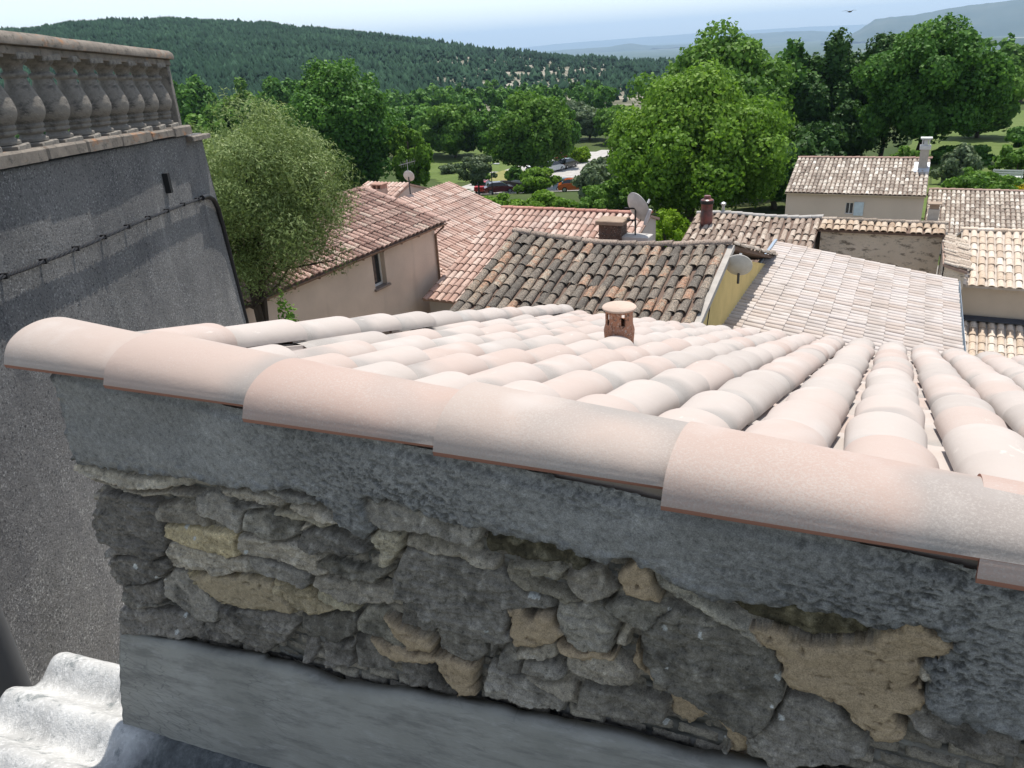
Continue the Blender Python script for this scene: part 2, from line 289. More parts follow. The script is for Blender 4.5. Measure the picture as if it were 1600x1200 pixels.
OCHRE=[
[(-1.533,-1.196),(-1.435,-1.178),(-1.334,-1.155),(-1.237,-1.13),(-1.232,-1.163),(-1.182,-1.189),(-1.18,-1.221),(-1.256,-1.234),(-1.36,-1.252),(-1.431,-1.26),(-1.495,-1.239)],
[(-0.59,-1.012),(-0.559,-0.996),(-0.547,-1.022),(-0.525,-1.0),(-0.495,-0.995),(-0.48,-1.033),(-0.485,-1.052),(-0.555,-1.077),(-0.577,-1.088),(-0.589,-1.056)],
[(-0.901,-1.118),(-0.872,-1.133),(-0.796,-1.145),(-0.773,-1.153),(-0.78,-1.183),(-0.843,-1.19),(-0.881,-1.158)],
[(-0.947,-1.201),(-0.892,-1.199),(-0.781,-1.189),(-0.671,-1.178),(-0.674,-1.204),(-0.689,-1.266),(-0.73,-1.283),(-0.773,-1.209),(-0.881,-1.238),(-0.931,-1.239)],
[(-0.483,-1.049),(-0.432,-1.054),(-0.372,-1.037),(-0.372,-1.049),(-0.432,-1.064),(-0.477,-1.069)],
[(-0.37,-0.866),(-0.343,-0.826),(-0.336,-0.806),(-0.316,-0.812),(-0.301,-0.86),(-0.295,-0.894),(-0.32,-0.896),(-0.355,-0.898)],
[(-0.334,-1.013),(-0.318,-1.066),(-0.266,-1.085),(-0.19,-1.1),(-0.16,-1.12),(-0.124,-1.164),(-0.122,-1.19),(-0.155,-1.206),(-0.178,-1.148),(-0.203,-1.139),(-0.237,-1.175),(-0.269,-1.154),(-0.276,-1.102),(-0.312,-1.09),(-0.334,-1.059)],
[(-0.145,-0.902),(-0.094,-0.884),(-0.05,-0.903),(0.041,-0.859),(0.049,-0.834),(0.09,-0.807),(0.106,-0.815),(0.148,-0.825),(0.133,-0.857),(0.106,-0.867),(0.109,-0.915),(0.126,-0.93),(0.119,-0.961),(0.088,-0.986),(0.087,-1.01),(0.112,-1.022),(0.107,-1.04),(0.069,-1.055),(0.038,-1.032),(0.005,-0.998),(-0.077,-0.995),(-0.081,-0.967),(-0.1,-0.927)],
]
RENDER_EDGE=[(-1.829,-0.632),(-1.842,-0.921),(-1.739,-0.924),(-1.567,-0.901),(-1.42,-0.88),(-1.328,-0.88),(-1.19,-0.866),(-1.092,-0.836),(-1.011,-0.856),(-0.981,-0.896),(-0.925,-0.932),(-0.893,-0.897),(-0.903,-0.823),(-0.813,-0.817),(-0.698,-0.825),(-0.636,-0.831),(-0.562,-0.825),(-0.486,-0.826),(-0.414,-0.833),(-0.39,-0.839),(-0.361,-0.818),(-0.338,-0.811),(-0.299,-0.826),(-0.223,-0.855),(-0.181,-0.853),(-0.141,-0.849),(-0.075,-0.827),(0.007,-0.819),(0.039,-0.832),(0.059,-0.819),(0.099,-0.805),(0.146,-0.82),(0.131,-0.859),(0.108,-0.868),(0.122,-0.912),(0.119,-0.951),(0.155,-0.962),(0.253,-0.963),(0.365,-0.966),(0.289,-0.605)]
# ---------------------------------------------------------------- shared colours
m_rawclay=clay('raw_terracotta',[(0,(.24,.11,.075)),(1,(.32,.155,.105))],bump=.001)
def engobe(name,pinkness=.5):
    # new pale slipped clay: pink body, cream and smoky grey sprayed patches
    m=M(name,.5,.32); a=m.attr('rnd')
    base=m.ramp(m.math('ADD',a,m.math('MULTIPLY',m.math('SUBTRACT',m.noise(2.3,2,.5),.5),.7)),
        [(.05,(.38,.335,.30)),(.35,(.435,.38,.34)),(.65,(.43,.36,.318)),(.95,(.41,.325,.28))] if pinkness<1 else
        [(.0,(.375,.325,.285)),(.35,(.385,.31,.265)),(.7,(.375,.28,.235)),(1,(.35,.25,.205))])
    a2=m.attr('rnd2')
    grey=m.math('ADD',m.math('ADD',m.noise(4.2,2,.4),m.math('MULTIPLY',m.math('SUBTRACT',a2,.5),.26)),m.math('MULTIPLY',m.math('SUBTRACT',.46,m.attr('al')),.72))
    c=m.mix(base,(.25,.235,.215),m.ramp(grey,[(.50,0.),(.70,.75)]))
    c=m.mix(c,(.50,.47,.44),m.ramp(m.noise(5.,3,.5),[(.55,0.),(.75,.4)]))
    sc=m.ramp(m.noise(19,5,.7,stretch=(.22,.22,1.3) if pinkness>=1 else (1,.3,1)),[(.66,0.),(.72,.5)])
    c=m.mix(c,(.60,.55,.49),sc)
    dust=m.ramp(m.math('MULTIPLY',m.noise(260,5,.75),m.math('ADD',m.noise(3.1,3,.6),.5)),[(.50,0.),(.66,.5)]); c=m.mix(c,(.42,.38,.34),dust)
    m.color(c); m.l.new(m.ramp(m.noise(9,3),[(.3,.62),(.7,.78)]),m.b.inputs['Roughness'])
    m.bump(m.noise(300,4,.6),.0003); m.bump(m.noise(24,4,.6),.0012); return m.m
m_engobe=engobe('pale_slipped_clay',.5); m_engobe_ridge=engobe('pink_slipped_clay',1.)
def tile_proto(L,w0,w1,h0,h1,t,n,lift=0.,rows=1,arc=PI,pw=.92):
    """half barrel: s across, l along (0 upper narrow .. L lower wide), h up. returns V,Q,mat index"""
    ph=np.linspace(PI/2+arc/2,PI/2-arc/2,n+1); cs,sn=np.cos(ph),np.sin(ph); V=[];rings=[]
    def ring(l,w,h,base):
        rings.append(len(V)); 
        for c_,s_ in zip(cs,sn): V.append((w*c_,l,base+h*max(s_,0)**pw))
    for i in range(rows+1):
        k=i/rows; ring(L*k,w0+(w1-w0)*k,h0+(h1-h0)*k,lift*k)
    ring(L,w1-t,h1-t,lift); ring(L*.0 if n>12 else L*.55,(w0 if n>12 else w1)-t,(h0 if n>12 else h1)-t,0 if n>12 else lift*.6)
    Q=[];mi=[]
    for r in range(len(rings)-1):
        for k in range(n):
            Q.append((rings[r]+k,rings[r]+k+1,rings[r+1]+k+1,rings[r+1]+k)); mi.append(0 if r<rows else 1)
    if n>12: # long bottom edges (thickness seen from the side)
        lo,li=rings[0],rings[-1]
        for e in (0,n):
            for i in range(rows): pass
            Q.append((rings[0]+e,rings[rows]+e,rings[rows+1]+e,rings[rows+2]+e)); mi.append(1)
    return np.array(V),np.array(Q),np.array(mi)
def tile_field(name,P,A,D,N,proto,mats,parent,rnd=None,jit=.004,rot=.012,smooth=True,warp=None):
    """P (k,3) positions of the upper end of each tile; A across, D down the slope, N normal"""
    V,Q,mi=proto; k=len(P); P=np.asarray(P,float)
    A,D,N=[np.asarray(v,float) for v in (A,D,N)]
    if A.ndim==1: A=np.repeat(A[None],k,0); D=np.repeat(D[None],k,0); N=np.repeat(N[None],k,0)
    th=rng.normal(0,rot,k); tl=rng.normal(0,rot*.7,k); sc=1+rng.normal(0,.012,k)
    A2=A*np.cos(th)[:,None]+D*np.sin(th)[:,None]; D2=D*np.cos(th)[:,None]-A*np.sin(th)[:,None]
    D2=D2+N*tl[:,None]
    Pj=P+A*rng.normal(0,jit,k)[:,None]+D*rng.normal(0,jit*1.6,k)[:,None]+N*np.abs(rng.normal(0,jit*.5,k))[:,None]
    VV=(Pj[:,None]+A2[:,None]*(V[None,:,0:1]*sc[:,None,None])+D2[:,None]*V[None,:,1:2]+N[:,None]*V[None,:,2:3]).reshape(-1,3)
    if warp is not None: VV=warp(VV)
    QQ=(Q[None]+(np.arange(k)*len(V))[:,None,None]).reshape(-1,Q.shape[1])
    r=rng.random(k) if rnd is None else rnd
    o=np_mesh(name,VV,QQ,mats,parent,smooth=smooth,attrs={'rnd':np.repeat(r,len(V)),'rnd2':np.repeat(rng.random(k),len(V)),'al':np.tile(np.clip(V[:,1]/max(V[:,1].max(),1e-6),0,1),k)},mi=np.tile(mi,k))
    try: o.data.set_sharp_from_angle(angle=R(50))
    except Exception: pass
    return o
# ================================================================ THE TILED HOUSE IN FRONT
near=empty('stone_house',(0,1.05,-6.5),0,'nearest stone house with pale new pink canal tiles over a rough rubble wall','house')
OFF=np.array([0,1.05,-6.5])
def nl(V): return np.asarray(V,float)-OFF
TH=R(17.5); DN=np.array([0,math.cos(TH),-math.sin(TH)]); NN=np.array([0,math.sin(TH),math.cos(TH)]); AC=np.array([1.,0,0])
PLY,PLZ,PITCHX,EXPO,NC=1.14,-.745,.212,.395,13
def plane_z(y): return PLZ-math.tan(TH)*(y-PLY)
def vergex(y): return -1.87-.165*(y-1.1)
# cover tiles
P=[];
for k in range(-14,10):
    x=.035+PITCHX*k
    for j in range(NC):
        y=PLY+.03+j*EXPO*math.cos(TH)+rng.normal(0,.003)
        if x<vergex(y+.3)+.13: continue
        P.append((x,y,plane_z(y)+.012))
proto=tile_proto(.47,.077,.095,.051,.065,.011,20,lift=.020)
roof=tile_field('roof_tiles',nl(P),AC,DN,NN,proto,[m_engobe,m_rawclay],near,jit=.0035,rot=.010)
# channel tiles between the ranks (concave)
P=[]
for k in range(-15,10):
    x=.035+PITCHX*(k+.5)
    for j in range(NC):
        y=PLY-.02+j*EXPO*math.cos(TH)+.12
        if x<vergex(y+.3)+.02: continue
        P.append((x,y,plane_z(y)+.055))
pv,pq,pm=tile_proto(.47,.096,.086,.062,.058,.011,14,lift=-.010); pv=pv*np.array([1,1,-1]); pm=np.where(pm==0,0,0)
tile_field('channel_tiles',nl(P),AC,DN,NN,(pv,pq[:,::-1],pm),[m_engobe,m_rawclay],near,jit=.002,rot=.004)
# verge row laid askew along the left edge, raised
dv=np.array([-.165,1,0]); dv/=np.linalg.norm(dv); dv3=dv*math.cos(TH)+np.array([0,0,-math.sin(TH)]); av=np.array([dv[1],-dv[0],0]); nv=np.cross(av,dv3); nv*=np.sign(nv[2])
P=[]
for j in range(NC):
    y=PLY+.02+j*EXPO*math.cos(TH); P.append((vergex(y)+.04,y,plane_z(y)+.062))
tile_field('verge_tiles',nl(P),av,dv3,nv,tile_proto(.47,.082,.1,.058,.068,.012,20,lift=.014),[m_engobe,m_rawclay],near,jit=.003,rot=.006)
mb=MB(); # verge board of mortar under the raised row, roof deck
y1=PLY+NC*EXPO*math.cos(TH)
def q(x,y,dz): return tuple(nl((x,y,plane_z(y)+dz)))
mb.add([q(vergex(1.14)+.02,1.14,-.09),q(vergex(y1)+.02,y1,-.09),q(vergex(y1)+.02,y1,.02),q(vergex(1.14)+.02,1.14,.02),
        q(vergex(1.14)+.09,1.14,-.09),q(vergex(y1)+.09,y1,-.09),q(vergex(y1)+.09,y1,.02),q(vergex(1.14)+.09,1.14,.02)],
       [(0,1,2,3),(4,7,6,5),(3,2,6,7),(0,3,7,4),(1,5,6,2)])
mb.build('verge_mortar',plain('lime_mortar',(.42,.40,.36),.9,bump=.004),near)
mb=MB(); mb.add([q(vergex(1.1)+.06,1.1,-.02),q(2.1,1.1,-.02),q(2.1,y1-.05,-.02),q(vergex(y1)+.06,y1-.05,-.02),q(vergex(1.1)+.06,1.1,-.07),q(2.1,1.1,-.07),q(2.1,y1-.05,-.07),q(vergex(y1)+.06,y1-.05,-.07)],
 [(0,1,2,3),(7,6,5,4),(0,4,5,1),(1,5,6,2),(2,6,7,3),(3,7,4,0)]); mb.build('roof_deck',plain('deck_clay',(.55,.45,.38),.9),near)
# ridge tiles, each a part
xs=[-1.918,-1.557,-1.138,-.700,-.282,.150,.58,1.01,1.44]; zs=[-.652,-.656,-.664,-.661,-.670,-.686,-.690,-.697,-.704]
for i,(x,z) in enumerate(zip(xs,zs)):
    pr=tile_proto(.515,.090,.112,.052,.083,.0125,36,lift=-.012,rows=6,arc=PI*.985,pw=.84)
    V=pr[0].copy(); K_=np.arange(len(V))%37; V[:,0]+=np.where(K_==1,-.0028,0)+np.where(K_==35,.0028,0)
    pm_=pr[2].copy(); pm_[[r_*36+e_ for r_ in range(6) for e_ in (0,35)]]=1
    # gentle flare of the lower rims
    rim=np.clip((np.abs(V[:,0])-.09)/.03,0,1); V[:,2]-=.006*rim; 
    Dx=np.array([-1.,0,0]); pass
    pos=nl([(x+.515,1.0+.112+(.004 if i%2 else -.003),z+.010)])
    o=tile_field('ridge_tile',pos,np.array([0,-1.,0]),Dx,np.array([0,0,1.]),(V,pr[1],pm_),[m_engobe_ridge,m_rawclay],near,
        rnd=np.array([[.25,.45,.75,.35,.6,.7,.4,.6,.3][i]]),jit=.001,rot=.004)
mb=MB(); mb.box(-1.84,1.95,1.052,1.18,-.76,-.668); mb.v=[tuple(nl(p)) for p in mb.v]; mb.build('ridge_bedding',plain('bedding_mortar',(.33,.27,.22),.95,bump=.003),near)
# --------------------- rubble wall as a relief: real stones standing proud of recessed mortar
def in_poly(px,py,poly):
    ins=np.zeros(px.shape,bool); dist=np.full(px.shape,1e9); n=len(poly)
    for i in range(n):
        x0,y0=poly[i]; x1,y1_=poly[(i+1)%n]
        c=((y0>py)!=(y1_>py))
        with np.errstate(divide='ignore',invalid='ignore'):
            xi=(x1-x0)*(py-y0)/(y1_-y0+1e-12)+x0
        ins^=c&(px<xi)
        dx,dy=x1-x0,y1_-y0; t=np.clip(((px-x0)*dx+(py-y0)*dy)/(dx*dx+dy*dy+1e-12),0,1)
        dist=np.minimum(dist,np.hypot(px-x0-t*dx,py-y0-t*dy))
    return ins,dist
def stone_wall():
    dx=.0026; X=np.arange(-1.90,1.25,dx); Z=np.arange(-1.62,-.645,dx); gx,gz=np.meshgrid(X,Z)
    wx=gx+.007*fbm(gx*22,gz*22,3,3)+.0025*fbm(gx*90,gz*90,2,5); wz=gz+.006*fbm(gx*20,gz*26,3,11)+.0022*fbm(gx*95,gz*95,2,13)
    H=-.026-.10*np.clip(fbm(gx*7+3,gz*11,3,25)-.22,0,.35)+.013*fbm(gx*16,gz*24,4,21)+.004*fbm(gx*90,gz*90,3,4)          # packed earth and small rubble between the stones
    n1=fbm(gx*9,gz*14,5,41); n2=fbm(gx*60,gz*60,4,43); n3=fbm(gx*180,gz*180,2,47)
    base=np.array([.15,.13,.10]); Cc=base+np.zeros(gx.shape+(3,)); cls=np.zeros(gx.shape,np.int8)
    Cc*= (1+.35*fbm(gx*30,gz*30,3,51))[...,None]
    # small fill stones everywhere under the traced ones
    cx=gx/.085; cz=(gz-.06*gx)/.030; row=np.floor(cz); cx=cx+.5*(row%2)+.3*vnoise(row,row*0,5)
    fx=cx-np.floor(cx); fz=cz-row; e=np.minimum(np.minimum(fx,1-fx)*.085,np.minimum(fz,1-fz)*.034)+.003*fbm(gx*60,gz*60,2,9)
    hh=vnoise(np.floor(cx),row,77); fill=(e>.004)
    Hf=-.014+.013*hh-.008*np.exp(-np.maximum(e-.004,0)/.005)+.006*n2
    H=np.where(fill,np.maximum(H,Hf),H); Cc=np.where(fill[...,None],np.array([.22,.195,.155])*(.7+.7*hh[...,None])*(1+.3*n1[...,None]),Cc)
    pal={0:(.165,.148,.125),1:(.245,.222,.185),2:(.36,.315,.245),3:(.35,.285,.18),4:(.09,.078,.05)}
    for idx,(h,c,poly) in enumerate(STONES):
        p=np.array(poly); x0,x1=p[:,0].min()-.02,p[:,0].max()+.02; z0,z1=p[:,1].min()-.02,p[:,1].max()+.02
        ix=slice(*np.searchsorted(X,[x0,x1])); iz=slice(*np.searchsorted(Z,[z0,z1]))
        if ix.stop<=ix.start or iz.stop<=iz.start: continue
        sx,sz=wx[iz,ix],wz[iz,ix]; ins,d=in_poly(sx,sz,poly)
        thick=float(min(np.ptp(p[:,0]),np.ptp(p[:,1])))
        ctr=p.mean(0); r_=np.random.default_rng(idx+5); tilt=r_.normal(0,.06); tz=r_.normal(-.30,.07) if thick<.075 else r_.normal(-.13,.05)
        rd=min(.008,thick*.22)
        h=h*.72; pil=np.sqrt(np.clip(1-(1-np.clip(d/rd,0,1))**2,0,1))
        bd=(gz[iz,ix]-(.05+r_.normal(0,.05))*gx[iz,ix])/(.010+.012*r_.random())+1.3*n1[iz,ix]+.5*fbm(gx[iz,ix]*30,gz[iz,ix]*30,3,idx+7); bf=bd-np.floor(bd); lay=(.0052*vnoise(np.floor(bd),np.floor(gx[iz,ix]*9+2*n1[iz,ix]),idx)-.0025*(bf<.13))*(1.3 if idx%3!=1 else .45)
        fac=.0048*np.round(3*fbm(gx[iz,ix]*17+idx,gz[iz,ix]*26,3,idx))   # chipped facets
        hs=h-.017+.017*pil-.010*np.exp(-d/.0022)+tilt*(gx[iz,ix]-ctr[0])*.5+tz*(gz[iz,ix]-ctr[1])+.0035*n2[iz,ix]+.006*n1[iz,ix]+lay+.6*fac+.0012*n3[iz,ix]
        use=ins&(hs>H[iz,ix]-.02); H[iz,ix]=np.where(use,hs,H[iz,ix]); 
        col=np.array(pal[c])*(1+.17*r_.normal())*np.array([1,1,1-.05*max(0,r_.normal())])
        blot=np.clip((fbm(gx[iz,ix]*17+idx*3,gz[iz,ix]*17,4,61)-.05)*2.2,0,1)[...,None]; light=np.clip((n2[iz,ix]-.15)*1.6,0,1)[...,None]
        cc=col*(1+.30*n1[iz,ix][...,None]+.25*n2[iz,ix][...,None]); cc=cc*(1-.5*blot*(1 if c in (0,1,4) else .5))+.07*light*(1 if c!=4 else .4)*np.array([1,.98,.9])
        if c==4: cc=cc*(.6+.9*np.clip(n2[iz,ix]+.3,0,1)[...,None])
        Cc[iz,ix]=np.where(use[...,None],cc,Cc[iz,ix]); cls[iz,ix]=np.where(use,0,cls[iz,ix])
    # little white lichen discs
    for _ in range(46):
        a,b=rng.uniform(-.5,.45),rng.uniform(-1.35,-.9)
        if _>30: a,b=rng.uniform(-1.8,-.5),rng.uniform(-1.45,-.95)
        r_=rng.uniform(.002,.0085); mk=np.hypot(wx-a,(wz-b))<r_; Cc[mk]=np.array([.46,.46,.43])
    # ochre mortar smears
    for i,poly in enumerate(OCHRE):
        p=np.array(poly); x0,x1=p[:,0].min()-.02,p[:,0].max()+.02; z0,z1=p[:,1].min()-.02,p[:,1].max()+.02
        ix=slice(*np.searchsorted(X,[x0,x1])); iz=slice(*np.searchsorted(Z,[z0,z1]))
        ins,d=in_poly(wx[iz,ix]+.012*fbm(gx[iz,ix]*38,gz[iz,ix]*38,4,91),wz[iz,ix]+.012*fbm(gx[iz,ix]*34,gz[iz,ix]*50,4,92),poly)
        u=gx[iz,ix]; v=gz[iz,ix]
        trow=.0022*np.abs(fbm((u+v*.4)*26,(v-.5*u)*75,3,93))     # trowel strokes
        pits=np.clip(fbm(u*55,v*80,3,97)-.42,0,1)*.05
        hs=(.006 if i==0 else .019)+.012*np.sqrt(np.clip(d/.012,0,1))+.008*n1[iz,ix]-trow*1.5-pits+.0012*n2[iz,ix]
        if i==6: hs=.010+.014*np.sqrt(np.clip(d/.012,0,1))-.02*np.clip(-(v+.93)/.2,0,1)+.006*n1[iz,ix]-trow*1.6-pits
        use=ins&(hs>H[iz,ix]-.015); H[iz,ix]=np.where(use,hs,H[iz,ix]); cls[iz,ix]=np.where(use,10+i,cls[iz,ix])
        c=np.array([.35,.268,.172] if i!=0 else [.34,.275,.18])*(1+.14*n1[iz,ix][...,None]+.10*n2[iz,ix][...,None])
        Cc[iz,ix]=np.where(use[...,None],c*(1-.4*np.clip(pits*60,0,1))[...,None],Cc[iz,ix])
    # cement render band: everything above its ragged lower edge
    e=np.array(RENDER_EDGE[1:-1]); e=e[np.argsort(e[:,0],kind='stable')]
    poly=[(-1.815,-.5),(-1.82,-.75)]+RENDER_EDGE[1:-2]+[(1.6,-1.05),(1.6,-.5)]
    ins,d=in_poly(wx+.010*fbm(gx*40,gz*40,3,101),wz+.010*fbm(gx*38,gz*45,3,103),poly)
    rough=np.clip(fbm(gx*3+4,gz*5,3,107)*1.4+.35,0,1)*sstep(-1.3,-.8,gx)+.12
    grit=np.clip(fbm(gx*150,gz*210,3,109)-.05,0,1); grit2=np.clip(fbm(gx*75+gz*30,gz*170,3,113)-.12,0,1)
    lip=np.clip(d/.012,0,1)
    hs=.026+.008*np.sqrt(lip)+.009*fbm(gx*5,gz*7,4,111)-rough*(.010*grit+.009*grit2)+.0012*n2
    # crumbly, coarser zone near the lower edge
    crumb=(1-sstep(.0,.06,d))*np.clip(fbm(gx*50,gz*60,4,115),-.3,1)*.011; hs=hs+crumb
    use=ins; H=np.where(use,hs,H); cls=np.where(use,2,cls)
    bl=np.array([.235,.232,.218])*(1+.16*n1[...,None]+.10*fbm(gx*3,gz*3,4,117)[...,None])
    dk=(rough*np.clip(grit*2.6+grit2*2.2,0,.85))[...,None]; bl=bl*(1-.72*dk)
    pale=np.clip(fbm(gx*7+9,gz*11,4,119)-.12,0,1)[...,None]*.22; bl=bl+pale*np.array([1,1,.96])*.5
    edgeD=((1-sstep(0,.03,d))*np.clip(.5+n2*1.4,0,1))[...,None]; bl=bl*(1-.45*edgeD)
    Cc=np.where(use[...,None],bl,Cc)
    # ragged left end of the wall
    zz=[-1.62,-1.493,-1.42,-1.36,-1.33,-1.30,-1.26,-1.2,-1.13,-1.05,-1.0,-.965,-.935,-.90,-.62]
    xl=[-1.845,-1.847,-1.862,-1.84,-1.872,-1.85,-1.845,-1.862,-1.872,-1.868,-1.80,-1.855,-1.868,-1.832,-1.822]
    left=np.interp(gz,zz,xl)+.006*fbm(gz*60,gz*0+3,3,121)
    H=H-.35*np.clip(.012-(gx-left),0,.012)*2
    keep=(gx>left)&(gz<-.652-.017*(gx+1.9))
    H=H-.009*sstep(-.684,-.664,gz+.017*(gx+1.9))
    Y=1.066-H; V=np.stack([gx,Y,gz],-1).reshape(-1,3)
    ny,nx=gx.shape; I=np.arange(nx*ny).reshape(ny,nx)
    kc=(keep[:-1,:-1]&keep[1:,:-1]&keep[:-1,1:]&keep[1:,1:])
    Q=np.stack([I[:-1,:-1],I[:-1,1:],I[1:,1:],I[1:,:-1]],-1)
    cf=cls[:-1,:-1]; col=np.clip(Cc.reshape(-1,3),.01,.8)
    def mk(name,mask,mat):
        q_=Q[mask&kc]; uq,inv=np.unique(q_.ravel(),return_inverse=True)
        return np_mesh(name,nl(V[uq]),inv.reshape(-1,4),mat,near,smooth=True,col=col[uq])
    def vm(name,rough,bs,bd):
        m=M(name,rough,.2); f=m.noise(420,4,.7); f2=m.noise(75,7,.75); k_=.0 if 'ochre' in name else (.5 if 'render' in name else 1.)
        cc_=m.mix(m.attr('Col',True),m.ramp(f,[(.3,.6),(.7,1.35)]),1.,'MULTIPLY'); cc_=m.mix(cc_,m.ramp(f2,[(.34,.42+.3*(1-k_)),(.46,.94),(.56,1.06),(.67,1.5-.3*(1-k_))]),1.,'MULTIPLY'); m.color(cc_); m.bump(m.noise(bs,5,.65),bd); return m.m
    w=mk('rubble_stonework',cf==0,vm('rubble_stone',.9,260,.0016))
    mo=vm('ochre_mortar',.92,420,.0007)
    for i in range(len(OCHRE)):
        if (cf==10+i).sum()>30: mk('ochre_mortar',cf==10+i,mo)
    mk('cement_render',cf==2,vm('cement_render',.93,380,.0010))
def sstep(a,b,x):
    t=np.clip((x-a)/(b-a),0,1); return t*t*(3-2*t)
stone_wall()
mb=MB(); B_=[(-1.80,1.082,-6.5),(2.05,1.082,-6.5),(2.05,6.0,-6.5),(-2.62,6.0,-6.5)]; T_=[(-1.80,1.082,-.76),(2.05,1.082,-.76),(2.05,6.0,plane_z(6.0)-.075),(-2.62,6.0,plane_z(6.0)-.075)]
mb.add([tuple(nl(p)) for p in B_+T_],[(0,3,2,1),(4,5,6,7),(0,1,5,4),(1,2,6,5),(2,3,7,6),(3,0,4,7)])
m=M('rough_rubble',.95,.15); v=m.vor(11,(1,1,2.6)); m.color(m.ramp(v,[(.0,(.24,.23,.2)),(.5,(.17,.16,.14)),(.8,(.05,.05,.045))])); m.bump(m.math('MULTIPLY',v,-1),.03); m.bump(m.noise(60,5),.01)
mb.build('wall',m.m,near)
# terracotta vent cowl standing through the tiles
vx,vy=-1.26,3.62; vz=plane_z(vy)+.04
vent=empty('roof_vent',nl((vx,vy,vz)),0); vent.parent=near; vent['label']='small terracotta roof vent with a flat pale cap and pierced oval slots'
m_vent=clay('weathered_terracotta',[(0,(.42,.21,.13)),(1,(.56,.30,.19))],lichen=.3,spots=.6,sc=(.5,.42,.36),scale=2.5,bump=.003)
n=40; zz=[-.08,0,.035,.05,.075,.09,.098,.105,.118,.130,.142,.152,.160]; rr=[.077,.075,.076,.078,.080,.075,.072,.0715,.0715,.0715,.0715,.0715,.0715]
zz=[z*1.3 for z in zz]; V=[];F=[]
for z,r_ in zip(zz,rr):
    for k in range(n): a=2*PI*k/n; V.append((r_*math.cos(a),r_*math.sin(a),z))
for i in range(len(zz)-1):
    for k in range(n):
        if 7<=i<=10 and k%8 in (1,2) : 
            continue
        F.append((i*n+k,i*n+(k+1)%n,(i+1)*n+(k+1)%n,(i+1)*n+k))
me=bpy.data.meshes.new('cowl'); me.from_pydata(V,[],F); o=link_mesh('cowl',me,m_vent,vent,True)
sm=o.modifiers.new('s','SOLIDIFY'); sm.thickness=.009
# rounded rims on the slots come from the bevelled solid
mb=MB(); mb.lathe([(.05,.206),(.078,.208),(.087,.212),(.088,.220),(.082,.226),(.05,.231),(.01,.233)],n=40); mb.build('cap',plain('vent_cap',(.50,.385,.31),.8,bump=.004),vent,True)
# ================================================================ CORRUGATED LEAN-TO IN FRONT OF THE WALL
shed=empty('lean_to',(-.5,.3,-6.5),0,'grey corrugated lean-to roof against the foot of the near rubble wall','lean-to')
so_=np.array([-.5,.3,-6.5])
def sheet_z(x): return -1.79+.175*(x+1.85)
xg=np.r_[np.linspace(-2.46,1.6,190)]; yg=np.linspace(1.165,-.7,240); gx,gy=np.meshgrid(xg,yg)
wv=.029*np.cos((gy-1.125)/.177*2*PI)
gz=sheet_z(gx)+wv+.0025*fbm(gx*9,gy*9,3,5)+.002*fbm(gx*40,gy*40,3,6)*(1)
gx2=gx+np.where(gx<-2.45,.006*fbm(gy*30,gx*0,3,8),0)
top=np.stack([gx2,gy,gz],-1).reshape(-1,3)-so_; bot=top-np.array([0,0,.007])
ny,nx=gx.shape; I=np.arange(nx*ny).reshape(ny,nx); n0=nx*ny
Q=np.stack([I[:-1,:-1],I[1:,:-1],I[1:,1:],I[:-1,1:]],-1).reshape(-1,4)
ed=[];
for a,b in ((I[:-1,0],I[1:,0]),(I[:-1,-1],I[1:,-1]),(I[0,:-1],I[0,1:]),(I[-1,:-1],I[-1,1:])): ed.append(np.stack([a,b,b+n0,a+n0],-1))
m=M('fibre_cement',.9,.2); c=m.ramp(m.noise(5,5,.6),[(.3,(.33,.33,.32)),(.7,(.55,.55,.53))]); c=m.mix(c,(.62,.62,.60),m.ramp(m.noise(55,6,.7),[(.5,0.),(.62,.7)])); c=m.mix(c,(.13,.15,.15),m.ramp(m.noise(16,6,.7),[(.56,0.),(.66,.75)])); sx_=m.n.new('ShaderNodeSeparateXYZ'); m.l.new(m.tc.outputs['Object'],sx_.inputs[0]); mo_=m.math('ADD',sx_.outputs[0],m.math('MULTIPLY',m.math('SUBTRACT',m.noise(6,5,.6),.5),.35)); c=m.mix(c,m.ramp(m.noise(22,7,.75),[(.36,(.02,.024,.026)),(.52,(.07,.078,.08)),(.68,(.17,.175,.17))]),m.ramp(mo_,[(0,0.),(1,1.)]) if 0 else m.ramp(m.math('ADD',mo_,1.72),[(.40,0.),(.56,.9)])); m.color(c)  # dark staining right of the corner also paints in the wall's shadow
m.bump(m.noise(150,5,.7),.004); m.bump(m.noise(25,4),.006)
np_mesh('corrugated_sheet',np.r_[top,bot],np.r_[Q,Q[:,::-1]+n0]if 0 else np.concatenate([Q,Q[:,::-1]+n0]+ed),m.m,shed,smooth=True)
# flashing strip
xs_=np.linspace(-1.862,1.5,300); V=[];
def topz(x): return -1.493+.1755*(x+1.845)+.006*math.sin(x*9)+.010*float(fbm(np.array([x*14.]),np.array([1.]),3,31)[0])+(.012 if x<-1.3 else 0)-.02*math.exp(-((x+1.05)/.08)**2)
rows=14; VV=[]
for x in xs_:
    tz=topz(x); bz=sheet_z(x)+.012; ty,by=1.030,.950
    for r_ in range(rows+1):
        k=r_/rows; bulge=.012*math.sin(k*PI)
        VV.append((x+(.004 if r_%2 else 0)*(x<-1.86),ty+(by-ty)*k-bulge*.5,tz+(bz-tz)*k+.000))
VV=np.array(VV); VV[:,1]+=.004*fbm(VV[:,0]*9,VV[:,2]*9,3,33)+.0015*fbm(VV[:,0]*10,VV[:,2]*130,3,35)
VV2=VV+np.array([0,.03,0]); k0=len(VV); I=np.arange(k0).reshape(len(xs_),rows+1)
Q=np.stack([I[:-1,:-1],I[:-1,1:],I[1:,1:],I[1:,:-1]],-1).reshape(-1,4)
